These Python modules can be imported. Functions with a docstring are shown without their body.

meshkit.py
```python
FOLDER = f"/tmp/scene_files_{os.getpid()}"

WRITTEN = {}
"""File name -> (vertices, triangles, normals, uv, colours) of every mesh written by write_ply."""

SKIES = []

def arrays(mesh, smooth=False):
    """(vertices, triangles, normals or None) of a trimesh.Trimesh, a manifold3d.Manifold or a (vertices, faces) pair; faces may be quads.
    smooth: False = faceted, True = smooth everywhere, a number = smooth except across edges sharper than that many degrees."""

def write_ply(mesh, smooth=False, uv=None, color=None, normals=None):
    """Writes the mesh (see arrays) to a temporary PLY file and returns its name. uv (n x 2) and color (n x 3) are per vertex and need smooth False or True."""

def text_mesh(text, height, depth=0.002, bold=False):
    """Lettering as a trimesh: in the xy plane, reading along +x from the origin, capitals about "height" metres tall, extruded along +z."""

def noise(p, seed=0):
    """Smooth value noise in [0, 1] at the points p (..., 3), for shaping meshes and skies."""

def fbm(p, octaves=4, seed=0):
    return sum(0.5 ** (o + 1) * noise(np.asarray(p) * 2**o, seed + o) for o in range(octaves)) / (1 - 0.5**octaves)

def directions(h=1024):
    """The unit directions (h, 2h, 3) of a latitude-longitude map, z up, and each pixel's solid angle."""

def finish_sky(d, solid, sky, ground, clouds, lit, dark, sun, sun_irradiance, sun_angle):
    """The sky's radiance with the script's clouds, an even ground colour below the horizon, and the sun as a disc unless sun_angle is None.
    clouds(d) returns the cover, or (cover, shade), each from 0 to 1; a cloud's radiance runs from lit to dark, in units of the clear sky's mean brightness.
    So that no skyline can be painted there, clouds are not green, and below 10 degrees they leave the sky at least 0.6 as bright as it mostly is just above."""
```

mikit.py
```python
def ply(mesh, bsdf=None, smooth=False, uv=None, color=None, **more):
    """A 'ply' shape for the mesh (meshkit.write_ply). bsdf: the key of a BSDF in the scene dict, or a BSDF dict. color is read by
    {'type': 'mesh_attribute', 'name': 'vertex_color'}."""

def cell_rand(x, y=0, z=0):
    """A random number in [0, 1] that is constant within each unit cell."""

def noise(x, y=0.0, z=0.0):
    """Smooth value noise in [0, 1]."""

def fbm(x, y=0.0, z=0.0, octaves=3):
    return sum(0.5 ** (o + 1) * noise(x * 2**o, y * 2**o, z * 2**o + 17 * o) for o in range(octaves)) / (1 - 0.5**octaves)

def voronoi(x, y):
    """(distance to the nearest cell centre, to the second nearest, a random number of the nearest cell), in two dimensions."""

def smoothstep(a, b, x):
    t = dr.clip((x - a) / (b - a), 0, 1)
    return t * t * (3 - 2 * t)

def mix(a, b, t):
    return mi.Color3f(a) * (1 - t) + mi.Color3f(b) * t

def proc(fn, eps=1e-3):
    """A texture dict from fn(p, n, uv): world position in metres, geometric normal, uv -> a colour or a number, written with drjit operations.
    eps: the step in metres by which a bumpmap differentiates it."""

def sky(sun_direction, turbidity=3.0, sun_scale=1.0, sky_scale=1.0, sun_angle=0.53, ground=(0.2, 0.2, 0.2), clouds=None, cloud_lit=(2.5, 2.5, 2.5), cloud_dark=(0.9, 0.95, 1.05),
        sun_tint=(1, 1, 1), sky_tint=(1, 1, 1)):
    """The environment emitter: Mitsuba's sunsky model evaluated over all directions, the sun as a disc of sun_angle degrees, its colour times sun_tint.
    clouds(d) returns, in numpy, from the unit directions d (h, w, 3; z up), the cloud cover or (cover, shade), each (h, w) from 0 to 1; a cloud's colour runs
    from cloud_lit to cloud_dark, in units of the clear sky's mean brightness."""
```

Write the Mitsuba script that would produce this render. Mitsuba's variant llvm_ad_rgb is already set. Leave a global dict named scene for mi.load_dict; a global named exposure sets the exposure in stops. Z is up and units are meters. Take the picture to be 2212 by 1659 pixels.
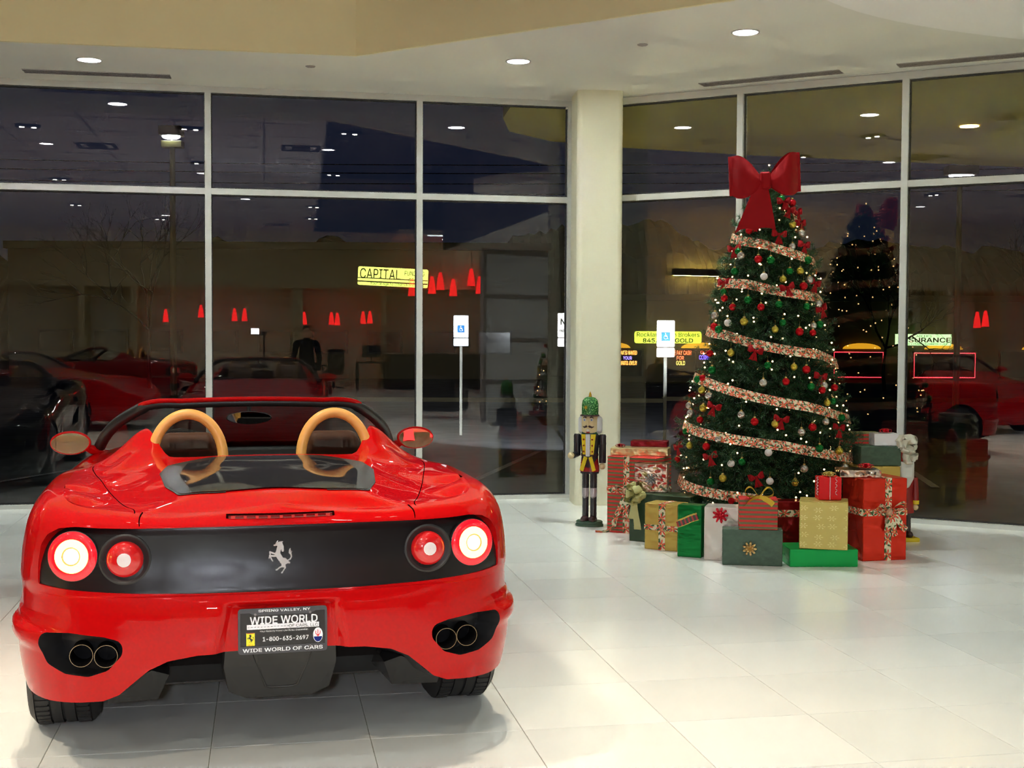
# Car showroom at dusk: red open sports car, decorated tree with wrapped gifts, big corner windows.
import math
import numpy as np
import trimesh
import drjit as dr
import mitsuba as mi
import mikit
import meshkit
import manifold3d as m3
from scipy.interpolate import CubicSpline, PchipInterpolator, RBFInterpolator
from scipy.spatial import cKDTree
from shapely.geometry import Polygon, Point
import shapely

rng = np.random.default_rng(7)
T = mi.ScalarTransform4f
scene, labels = {}, {}
exposure = 1.0

# ------------------------------------------------------------------ camera
CAM = np.array([0.0, 0.0, 1.594])
_p, _r, _f = math.radians(2.25), 0.0046, 2750.0
fwd = np.array([0, math.cos(_p), -math.sin(_p)])
_u0 = np.array([0, math.sin(_p), math.cos(_p)])
up = _u0 * math.cos(_r) - np.array([1.0, 0, 0]) * math.sin(_r)
scene['camera'] = {'type': 'perspective', 'fov': math.degrees(2 * math.atan(1106 / _f)), 'fov_axis': 'x', 'near_clip': 0.05, 'far_clip': 400.0,
                   'to_world': T().look_at(origin=CAM.tolist(), target=(CAM + fwd).tolist(), up=up.tolist())}

# ------------------------------------------------------------------ sky (dusk, no sun)
scene['sky'] = {**mikit.sky([-0.7, 0.65, 0.12], turbidity=3.0, sun_scale=0.0, sky_scale=0.12, sky_tint=(0.26, 0.36, 1.15), ground=(0.03, 0.03, 0.03)), 'sampling_weight': 1.0}

# ------------------------------------------------------------------ room axes: E along the left glass wall, N into it
LN = np.array([-0.1908, 0.9816]); LD = 12.10
E2 = np.array([0.9816, 0.1908])
RN = np.array([0.4772, 0.8788]); RD = 11.20
ZC = 3.84          # dropped ceiling
ZA = 4.50          # acoustic ceiling of the hall
ZV = 6.2           # raised recess
YAW_L = math.degrees(math.atan2(E2[1], E2[0]))
YAW_R = math.degrees(math.atan2(-RN[0], RN[1]))


def room(a, b, z=0.0):
    """a metres along the left glass wall, b metres towards it"""
    p = a * E2 + b * LN
    return np.array([p[0], p[1], z])


CORNER = np.linalg.solve(np.array([LN, RN]), np.array([LD, RD]))


# ------------------------------------------------------------------ materials
def rgb(*c):
    return {'type': 'rgb', 'value': [float(x) for x in c]}


def srgb(r, g, b):
    c = np.array([r, g, b]) / 255.0
    return [float(x) for x in np.where(c <= 0.04045, c / 12.92, ((c + 0.055) / 1.055) ** 2.4)]


def two(b):
    return {'type': 'twosided', 'bsdf': b}


def principled(col, rough=0.5, metal=0.0, spec=0.5, coat=0.0, coatg=0.95, sheen=0.0):
    d = {'type': 'principled', 'base_color': col if isinstance(col, dict) else rgb(*col), 'roughness': rough if isinstance(rough, dict) else float(rough), 'metallic': float(metal), 'specular': float(spec)}
    if coat:
        d['clearcoat'] = float(coat); d['clearcoat_gloss'] = float(coatg)
    if sheen:
        d['sheen'] = float(sheen)
    return two(d)


def mat(key, d):
    scene[key] = d
    return key


def diffuse(col):
    return two({'type': 'diffuse', 'reflectance': col if isinstance(col, dict) else rgb(*col)})


# ------------------------------------------------------------------ scene entries
used = {}


def unique(name):
    n = used.get(name, -1) + 1
    used[name] = n
    return name if n == 0 else f'{name}_{n:03d}'


def thing(name, label=None, cat=None, group=None, kind=None):
    key = unique(name)
    lab = {}
    if label: lab['label'] = label
    if cat: lab['category'] = cat
    if group: lab['group'] = group
    if kind: lab['kind'] = kind
    labels[key] = lab
    return key


PLY = {}


def shape(mesh, bsdf, smooth=False, uv=None, color=None, **more):
    return mikit.ply(mesh, bsdf, smooth=smooth, uv=uv, color=color, **more)


def put(key, sh, to_world=None):
    scene[key] = {**sh, 'to_world': to_world} if to_world is not None else dict(sh)
    return key


def part(parent, name, mesh, bsdf, smooth=False, label=None, kind=None, to_world=None, uv=None, emit=None, weight=0.02, color=None):
    key = unique(f'{parent}__{name}')
    sh = shape(mesh, bsdf, smooth, uv, color) if not isinstance(mesh, dict) else dict(mesh)
    if emit is not None:
        sh['emitter'] = {'type': 'area', 'radiance': emit if isinstance(emit, dict) else rgb(*emit), 'sampling_weight': float(weight)}
    put(key, sh, to_world)
    if label or kind:
        labels[key] = {**({'label': label} if label else {}), **({'kind': kind} if kind else {})}
    return key


def solo(name, mesh, bsdf, label, cat, group=None, smooth=False, kind=None, to_world=None, uv=None, emit=None, weight=0.02, color=None):
    key = thing(name, label, cat, group, kind)
    sh = shape(mesh, bsdf, smooth, uv, color) if not isinstance(mesh, dict) else dict(mesh)
    if emit is not None:
        sh['emitter'] = {'type': 'area', 'radiance': rgb(*emit), 'sampling_weight': float(weight)}
    put(key, sh, to_world)
    return key


# ------------------------------------------------------------------ mesh helpers
def tm(v, f):
    return trimesh.Trimesh(np.asarray(v, float), np.asarray(f, int), process=False)


def cat(*ms):
    ms = [m for m in ms if m is not None]
    return trimesh.util.concatenate(ms) if len(ms) > 1 else ms[0]


def xf(m, M):
    m = m.copy(); m.apply_transform(M); return m


def mv(m, x=0, y=0, z=0):
    m = m.copy(); m.apply_translation([x, y, z]); return m


def rot(axis, deg):
    return trimesh.transformations.rotation_matrix(math.radians(deg), axis)


def box(x0, x1, y0, y1, z0, z1):
    m = trimesh.creation.box((x1 - x0, y1 - y0, z1 - z0)); m.apply_translation(((x0 + x1) / 2, (y0 + y1) / 2, (z0 + z1) / 2)); return m


def cbox(sx, sy, sz, c=0.004):
    """box with chamfered edges, centred at the origin"""
    pts = []
    for a in (-1, 1):
        for b in (-1, 1):
            for d in (-1, 1):
                pts += [[a * sx / 2, b * (sy / 2 - c), d * (sz / 2 - c)], [a * (sx / 2 - c), b * sy / 2, d * (sz / 2 - c)], [a * (sx / 2 - c), b * (sy / 2 - c), d * sz / 2]]
    return trimesh.convex.convex_hull(np.array(pts))


def lathe(profile, n=32, ends=True):
    """profile of (radius, z) turned about z"""
    p = np.asarray(profile, float)
    a = np.arange(n) * 2 * np.pi / n
    v = np.stack([p[:, None, 0] * np.cos(a), p[:, None, 0] * np.sin(a), np.broadcast_to(p[:, None, 1], (len(p), n))], -1).reshape(-1, 3)
    i, j = np.meshgrid(np.arange(len(p) - 1), np.arange(n), indexing='ij')
    q = np.stack([i * n + j, i * n + (j + 1) % n, (i + 1) * n + (j + 1) % n, (i + 1) * n + j], -1).reshape(-1, 4)
    f = np.vstack([q[:, [0, 1, 2]], q[:, [0, 2, 3]]])
    m = tm(v, f)
    m.merge_vertices()
    m.update_faces(m.nondegenerate_faces())
    return m


def tube(pts, r, n=10, closed=False, caps=True):
    p = np.asarray(pts, float)
    r = np.broadcast_to(np.asarray(r, float), (len(p),))
    if closed:
        t = np.roll(p, -1, 0) - np.roll(p, 1, 0)
    else:
        t = np.gradient(p, axis=0)
    t /= np.linalg.norm(t, axis=1, keepdims=True) + 1e-12
    ref = np.array([0, 0, 1.0]) if abs(t[0, 2]) < 0.9 else np.array([1.0, 0, 0])
    a = np.cross(t[0], ref); a /= np.linalg.norm(a)
    A = [a]
    for k in range(1, len(p)):
        a = A[-1] - t[k] * (A[-1] @ t[k]); a /= np.linalg.norm(a) + 1e-12; A.append(a)
    A = np.array(A); B = np.cross(t, A)
    ang = np.arange(n) * 2 * np.pi / n
    v = (p[:, None] + r[:, None, None] * (np.cos(ang)[None, :, None] * A[:, None] + np.sin(ang)[None, :, None] * B[:, None])).reshape(-1, 3)
    K = len(p) if closed else len(p) - 1
    i, j = np.meshgrid(np.arange(K), np.arange(n), indexing='ij')
    i2 = (i + 1) % len(p)
    q = np.stack([i * n + j, i * n + (j + 1) % n, i2 * n + (j + 1) % n, i2 * n + j], -1).reshape(-1, 4)
    f = np.vstack([q[:, [0, 1, 2]], q[:, [0, 2, 3]]])
    if caps and not closed:
        c0, c1 = len(v), len(v) + 1
        v = np.vstack([v, p[:1], p[-1:]])
        k = np.arange(n)
        f = np.vstack([f, np.stack([(k + 1) % n, k, np.full(n, c0)], 1), np.stack([(len(p) - 1) * n + k, (len(p) - 1) * n + (k + 1) % n, np.full(n, c1)], 1)])
    return tm(v, f)


def grid(P):
    """(h, w, 3) points to a mesh"""
    P = np.asarray(P, float)
    h, w = P.shape[:2]
    i, j = np.meshgrid(np.arange(h - 1), np.arange(w - 1), indexing='ij')
    a = i * w + j
    f = np.vstack([np.stack([a, a + 1, a + w + 1], -1).reshape(-1, 3), np.stack([a, a + w + 1, a + w], -1).reshape(-1, 3)])
    return tm(P.reshape(-1, 3), f)


def prism(poly, z0, z1):
    """vertical prism over a list of (x, y) or a shapely polygon"""
    if not isinstance(poly, Polygon): poly = Polygon(poly)
    m = trimesh.creation.extrude_polygon(poly, z1 - z0)
    m.apply_translation([0, 0, z0])
    return m


def ribbon_strip(pts, side, width, thick=0.0015):
    """flat band along pts, half width along the unit vectors side, with a thickness"""
    p = np.asarray(pts, float); s = np.asarray(side, float)
    if s.ndim == 1: s = np.broadcast_to(s, p.shape)
    t = np.gradient(p, axis=0); n = np.cross(t, s); n /= np.linalg.norm(n, axis=1, keepdims=True) + 1e-12
    w = np.broadcast_to(np.asarray(width, float), (len(p),))[:, None] / 2
    a, b = p - s * w, p + s * w
    h = n * thick / 2
    ring = np.stack([a - h, b - h, b + h, a + h, a - h], 1)
    m = grid(ring)
    L = np.concatenate([[0], np.cumsum(np.linalg.norm(np.diff(p, axis=0), axis=1))])
    W = float(np.mean(w) * 2)
    uv = np.stack([np.repeat(L[:, None], 5, 1), np.broadcast_to(np.array([0, W, W, 0, 0]), (len(p), 5))], -1).reshape(-1, 2)
    return m, uv


def rz(deg, x=0, y=0, z=0):
    return T().translate([float(x), float(y), float(z)]).rotate([0, 0, 1], float(deg))


def bez(p0, p1, p2, n=12):
    t = np.linspace(0, 1, n)[:, None]
    return (1 - t) ** 2 * np.array(p0) + 2 * t * (1 - t) * np.array(p1) + t ** 2 * np.array(p2)
# ================================================================== STRUCTURE
mat('m_wall_paint', diffuse(srgb(228, 222, 200)))
mat('m_ceiling_paint', diffuse(srgb(240, 239, 230)))
mat('m_fascia', diffuse(srgb(240, 230, 182)))
mat('m_acoustic', diffuse(mikit.proc(lambda p, n, uv: mikit.mix(srgb(196, 192, 196), srgb(176, 172, 178), mikit.noise(p.x * 60, p.y * 60)))))
mat('m_frame', principled(srgb(205, 206, 200), 0.35, 0.0, 0.5))
mat('m_column', diffuse(srgb(226, 222, 196)))
mat('m_gasket', principled((0.012, 0.012, 0.013), 0.6))
mat('m_dark', diffuse((0.02, 0.02, 0.022)))
mat('m_unlit_recess', diffuse((0.10, 0.10, 0.11)))  # shade of the unlit raised recess put into a dark colour
mat('m_glass', {'type': 'thindielectric', 'int_ior': 1.75, 'specular_transmittance': rgb(0.80, 0.84, 0.84)})


def tile_col(k):
    base = np.array(srgb(232, 232, 225)) * (1 + 0.03 * (k - 1))
    return mikit.proc(lambda p, n, uv: mi.Color3f(base.tolist()) * (0.97 + 0.05 * mikit.fbm(p.x * 3 + k * 9, p.y * 3, 0.0, 3)))


for k in range(3):
    mat(f'm_tile_{k}', two({'type': 'principled', 'base_color': tile_col(k), 'roughness': 0.19, 'specular': 0.6}))
mat('m_grout', diffuse(srgb(150, 146, 132)))

# floor: porcelain tiles 61 cm, laid along the left glass wall
floor = thing('floor', 'white porcelain tiled showroom floor', None, None, 'structure')
labels[floor] = {'label': 'glossy white tiled showroom floor', 'kind': 'structure'}
TS = 0.612
ORI = np.array([-0.667, 5.551])
hall = Polygon([room(-13, -14.2)[:2], room(13.2, -14.2)[:2], room(13.2, 4.0)[:2], (CORNER[0] + 7.5 * RN[1], CORNER[1] - 7.5 * RN[0]), CORNER, room(-13, LD)[:2]])
hull = hall
put(unique(f'{floor}__screed'), shape(prism(hall, -0.30, -0.006), 'm_grout'))
tile_mesh = cbox(TS - 0.003, TS - 0.003, 0.012, 0.0012)
tile_ply = [shape(tile_mesh, f'm_tile_{k}') for k in range(3)]
cells = []
for i in range(-36, 36):
    for j in range(-50, 36):
        c = ORI + (i + 0.5) * TS * E2 + (j + 0.5) * TS * LN
        sq = Polygon([c + (a * TS / 2) * E2 + (b * TS / 2) * LN for a, b in ((-1, -1), (1, -1), (1, 1), (-1, 1))])
        if hall.contains(sq):
            d = c - CAM[:2]
            vis = d[1] > 3.3 and abs(d[0]) < 0.42 * d[1] + 0.5
            cells.append((0 if vis else 1, float(np.hypot(*d)), c))
cells.sort(key=lambda t: (t[0], t[1]))
rest = []
for n, (v, d, c) in enumerate(cells):
    k = int(rng.integers(0, 3))
    if v == 0 and n < 290:
        put(unique(f'{floor}__tile'), tile_ply[k], rz(YAW_L, c[0], c[1], -0.006))
    else:
        m = tile_mesh.copy(); m.apply_transform(rot([0, 0, 1], YAW_L)); m.apply_translation([c[0], c[1], -0.006]); rest.append(m)
edge = hall.difference(shapely.union_all([Polygon([c + (a * TS / 2) * E2 + (b * TS / 2) * LN for a, b in ((-1, -1), (1, -1), (1, 1), (-1, 1))]).buffer(1e-4) for _, _, c in cells]))
for g in getattr(edge, 'geoms', [edge]):
    if g.area > 1e-3: rest.append(trimesh.creation.extrude_polygon(g.buffer(-0.0015) if g.buffer(-0.0015).geom_type == 'Polygon' else g, 0.011).apply_translation([0, 0, -0.011]))
k = part(floor, 'cut_tile', cat(*rest), 'm_tile_1', kind='stuff')

# dropped ceiling by the glass, with the opening to the hall ceiling
def rp(a, b): return tuple(room(a, b)[:2])


FC = np.array([-1.27, 10.42])                                    # corner of the fascia
_d = np.array([-3.98, 9.96]) - FC; FL = FC + _d * 4.1            # fascia to the left
_d = np.array([1.49, 8.64]) - FC; FR = FC + _d * 1.9             # and to the right
FR2 = FR + np.array([3.0, -0.2])
FR3 = np.array([6.6, -9.0])
ceil = thing('ceiling', None, None, None, 'structure')
labels[ceil] = {'label': 'pale plaster ceiling dropped along the window walls', 'kind': 'structure'}
out_l = room(-13, LD + 0.02)[:2]
low_poly = Polygon([out_l, CORNER * 1.002, (CORNER[0] + 9 * RN[1], CORNER[1] - 9 * RN[0]), room(13.2, -8.0)[:2], FR3, FR, FC, FL])
put(unique(f'{ceil}__soffit'), shape(prism(low_poly.buffer(0), ZC, ZC + 0.05), 'm_ceiling_paint'))


def wallstrip(p, q, z0, z1, th=0.04):
    p, q = np.array(p), np.array(q); d = (q - p) / np.linalg.norm(q - p); n = np.array([-d[1], d[0]]) * th / 2
    return prism(Polygon([p - n, q - n, q + n, p + n]), z0, z1)


put(unique(f'{ceil}__fascia'), shape(cat(wallstrip(FL, FC, ZC, ZA + .02), wallstrip(FC, FR, ZC, ZV)), 'm_fascia'))
put(unique(f'{ceil}__recess_side'), shape(cat(wallstrip(FR, FR3, ZC, ZV)), 'm_unlit_recess'))
AB = room(1.42, -13.9)[:2]                                       # far end of the acoustic ceiling's edge
ac_poly = Polygon([FL, FC, AB, room(4, -14.2)[:2], room(-13.2, -14.2)[:2], room(-13.2, 8)[:2]]).buffer(0)
put(unique(f'{ceil}__acoustic_panel'), shape(prism(ac_poly, ZA, ZA + 0.05), 'm_acoustic'))
# grid of the acoustic ceiling
bars = []
for i in range(-22, 12):
    a = i * 1.22
    line = shapely.LineString([rp(a, -14.2), rp(a, 12)]).intersection(ac_poly)
    for g in getattr(line, 'geoms', [line]):
        if g.length > 0.2: bars.append(wallstrip(g.coords[0], g.coords[-1], ZA - 0.004, ZA + 0.01, 0.03))
for j in range(-13, 10):
    line = shapely.LineString([rp(-13, j * 1.22), rp(12, j * 1.22)]).intersection(ac_poly)
    for g in getattr(line, 'geoms', [line]):
        if g.length > 0.2: bars.append(wallstrip(g.coords[0], g.coords[-1], ZA - 0.004, ZA + 0.01, 0.03))
mat('m_tbar', diffuse(srgb(120, 116, 122)))
put(unique(f'{ceil}__grid_bar'), shape(cat(*bars), 'm_tbar'))
put(unique(f'{ceil}__recess_edge'), shape(wallstrip(FC, AB, ZA, ZV), 'm_unlit_recess'))
rec = Polygon([FC, FR, FR3, room(9, -14.2)[:2], room(4, -14.2)[:2], AB]).buffer(0)
put(unique(f'{ceil}__recess_top'), shape(prism(rec.buffer(0.1), ZV, ZV + 0.05), 'm_unlit_recess'))
roof = thing('roof', None, None, None, 'structure'); labels[roof] = {'label': 'flat roof slab over the showroom', 'kind': 'structure'}
put(roof, shape(prism(hull.buffer(0.4), ZV + 0.1, ZV + 0.3), 'm_dark'))

# round ceiling cloud, upper right
cl = thing('ceiling_cloud', 'white rounded ceiling panel hanging below the ceiling at the upper right', 'ceiling panel')
pts = []
cc = np.array([4.3, 7.5]); ax = np.array([0.96, 0.28]); ay = np.array([-0.28, 0.96])
for t in np.linspace(0, 2 * np.pi, 72, endpoint=False):
    c_, s_ = math.cos(t), math.sin(t)
    q = cc + ax * 2.75 * np.sign(c_) * abs(c_) ** 0.9 + ay * 1.54 * np.sign(s_) * abs(s_) ** 0.9
    pts.append(q)
mat('m_cloud', diffuse(srgb(252, 251, 246)))
part(cl, 'panel', prism(pts, ZC - 0.20, ZC - 0.08), 'm_cloud')
for dx, dy in ((-1, 0), (1, .3), (0, .7)): part(cl, 'hanger_rod', mv(trimesh.creation.cylinder(0.01, 0.085, sections=8), cc[0] + dx, cc[1] + dy, ZC - 0.04), 'm_frame')

# ------------------------------------------------------------------ glass walls
def bar(axis_o, d, n, s0, s1, z0, z1, dep=0.11, off=0.0):
    """a frame bar between lengths s0, s1 along d from axis_o; its front face off metres in front of the glass plane"""
    q = [axis_o + d * s0 - n * (dep / 2 + off), axis_o + d * s1 - n * (dep / 2 + off), axis_o + d * s1 + n * (dep / 2 - off), axis_o + d * s0 + n * (dep / 2 - off)]
    return prism(Polygon(q), z0, z1)


def glass_wall(nm, label, o, d, n, s_marks, s_lo, s_hi, z_sill, z_tr, z_head, pane_name):
    w = thing(nm, None, None, None, 'structure'); labels[w] = {'label': label, 'kind': 'structure'}
    hw = 0.028
    part(w, 'sill', cat(bar(o, d, n, s_lo, s_hi, 0.0, z_sill - 0.012, 0.13), bar(o, d, n, s_lo, s_hi, 0.0, 0.035, 0.17)), 'm_frame')
    part(w, 'head', cat(bar(o, d, n, s_lo, s_hi, z_head + 0.012, z_head + 0.072, 0.12), bar(o, d, n, s_lo, s_hi, z_head + 0.074, ZC, 0.15)), 'm_frame')
    part(w, 'transom', bar(o, d, n, s_lo, s_hi, z_tr - hw, z_tr + hw, 0.11), 'm_frame')
    marks = [s_lo] + list(s_marks) + [s_hi]
    for s in s_marks:
        part(w, 'mullion', bar(o, d, n, s - hw, s + hw, z_sill - 0.012, z_head + 0.012, 0.12, 0.002), 'm_frame')
    for k in range(len(marks) - 1):
        a, b = marks[k] + (hw if k else 0), marks[k + 1] - (hw if k < len(marks) - 2 else 0)
        for z0, z1 in ((z_sill - 0.012, z_tr - hw), (z_tr + hw, z_head + 0.012)):
            g = 0.012
            part(w, 'gasket', cat(bar(o, d, n, a, b, z1 - g, z1, 0.05), bar(o, d, n, a, b, z0, z0 + g, 0.05), bar(o, d, n, a, a + g * .6, z0, z1, 0.05), bar(o, d, n, b - g * .6, b, z0, z1, 0.05)), 'm_gasket')
            q = [o + d * a, o + d * b]
            v = [[*q[0], z0], [*q[1], z0], [*q[1], z1], [*q[0], z1]]
            part(w, 'pane', tm(v, [[0, 1, 2], [0, 2, 3]]), 'm_glass')
    return w


def s_on(n, dd, o, d, px):
    """length along a wall of the vertical line seen at picture column px"""
    k = (px - 1106) / _f
    # point (k*y', y') along the horizontal ray
    r = np.array([k, 1.0]); t = dd / (n @ r)
    return float((r * t - o) @ d)


R2 = np.array([0.8788, -0.4772])
window_left = glass_wall('window_1', 'tall glass wall on the left with white frame, dusk sky and reflections in its panes', CORNER, -E2, LN,
                         [0.02, 1.486, 3.434, 5.38, 7.33, 9.28, 11.23], -0.04, 13.2, 0.046, 2.89, 3.775, 'pane')
window_right = glass_wall('window_2', 'tall glass wall on the right behind the tree with white frame and reflections in its panes', CORNER, R2, RN,
                          [0.30, 1.714, 3.169, 4.62, 6.07], -0.04, 7.5, 0.046, 2.885, 3.755, 'pane')

# column in the corner
colm = thing('column', 'smooth cream column standing where the two glass walls meet', 'column')
sq = Polygon([(-.16, -.16), (.16, -.16), (.16, .16), (-.16, .16)]).buffer(0.055, quad_segs=8)
put(colm, shape(prism(shapely.affinity.rotate(sq, YAW_L * .5, origin=(0, 0)), 0, ZC), 'm_column', smooth=40), rz(0, 0.785, 12.02, 0))

# the rest of the hall, seen in the panes by reflection
def wall(nm, p, q, z0, z1, m, lab):
    k = thing(nm, None, None, None, 'structure'); labels[k] = {'label': lab, 'kind': 'structure'}
    put(k, shape(wallstrip(p, q, z0, z1, 0.12), m)); return k


RE = CORNER + R2 * 7.5
wall('wall_back', rp(-13, -14.2), rp(13.2, -14.2), 0, ZV, 'm_wall_paint', 'pale back wall of the hall seen reflected in the panes')
wall('wall_left', rp(-13, -14.2), rp(-13, LD), 0, ZV, 'm_wall_paint', 'pale side wall of the hall seen reflected in the panes')
wall('wall_right', rp(13.2, -14.2), rp(13.2, 4.0), 0, ZV, 'm_wall_paint', 'pale side wall of the hall')
wall('wall_far', rp(13.2, 4.0), tuple(RE), 0, ZV, 'm_wall_paint', 'pale wall beyond the right glass wall')
# ================================================================== CEILING FITTINGS
mat('m_trim_ring', principled(srgb(200, 200, 196), 0.3))
mat('m_reflector', principled((0.75, 0.78, 0.8), 0.25, 0.9))
mat('m_lamp', diffuse((0.8, 0.8, 0.8)))


def downlight(x, y, z, r, rad, label, group, weight=1.0, name='downlight', catg='ceiling light'):
    t = thing(name, label, catg, group)
    M = rz(0, x, y, z)
    part(t, 'trim_ring', lathe([(r, 0.0), (r, -0.006), (r * 1.13, -0.006), (r * 1.16, -0.002), (r * 1.16, 0.0)], 40), 'm_trim_ring', smooth=40, to_world=M)
    part(t, 'lens', xf(trimesh.creation.cylinder(r * 0.985, 0.002, sections=40), np.diag([1, 1, 1, 1])), 'm_lamp', to_world=rz(0, x, y, z - 0.0022), emit=rad, weight=weight)
    return t


COOL = np.array([0.88, 1.0, 0.97])
WARM = np.array([1.0, 0.86, 0.66])
for (x, y, lab) in ((-3.50, 10.60, 'lit round recessed ceiling light above the left window, leftmost'), (0.04, 10.58, 'lit round recessed ceiling light in front of the corner column'), (1.72, 9.54, 'lit round recessed ceiling light above the tree, highest in the picture')):
    downlight(x, y, ZC, 0.092, COOL * 420, lab, None, 1.0)
# further unseen lamps of the same kind, placed to light floor and ceiling
for (x, y) in ((-7.4, 9.9), (5.2, 5.2), (6.6, 1.2), (9.2, 0.6), (7.9, -3.0)):
    downlight(x, y, ZC, 0.092, COOL * (420 if x < 0 or x > 7 else 150), 'unseen round recessed ceiling light out of view to the side, placed to light the hall', 'ceiling lights beside the picture', 1.0)
# the hall's lamps in the acoustic ceiling
for (a, b) in ((-3.3, 3.4), (1.0, 3.7), (-1.1, 0.2), (-3.4, -3.4), (-0.4, -4.2), (-6.0, 2.0), (-6.3, -5.5), (-9.0, -2.0), (-2.4, -8.6), (-9.2, 4.6)):
    q = room(a, b)
    downlight(q[0], q[1], ZA, 0.10, COOL * (185 if b < 3 else 100), {(-3.3, 3.4): 'pale round light mirrored in the leftmost upper pane', (1.0, 3.7): 'pale round light mirrored in the second upper pane from the left'}.get((a, b), 'round hall ceiling light mirrored faintly in the panes'), 'hall ceiling lights seen in the panes', 0.5)


def spotbox(x, y, z, tx, ty, inten, cut=38, weight=1.2, lit=True, deg=0, lab=None):
    t = thing('accent_light', lab or 'small twin accent light mirrored faintly in the panes', 'ceiling light', 'accent lights seen in the panes')
    part(t, 'housing', cbox(0.34, 0.18, 0.03, 0.006), 'm_dark', to_world=rz(deg, x, y, z - 0.012))
    for s in (-0.08, 0.08):
        c, q = math.cos(math.radians(deg)), math.sin(math.radians(deg))
        X, Y = x + s * c, y + s * q
        part(t, 'lamp', trimesh.creation.cylinder(0.035, 0.01, sections=16), 'm_lamp', to_world=rz(0, X, Y, z - 0.034), emit=WARM * 30, weight=0.02)
        if inten:
            scene[unique(f'{t}_beam')] = {'type': 'spot', 'to_world': T().look_at(origin=[X, Y, z - 0.05], target=[tx, ty, 0.0], up=[0.0, 1.0, 0.001]), 'intensity': rgb(*(WARM * inten)), 'cutoff_angle': float(cut), 'beam_width': float(cut * 0.45), 'sampling_weight': float(weight)}


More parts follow.
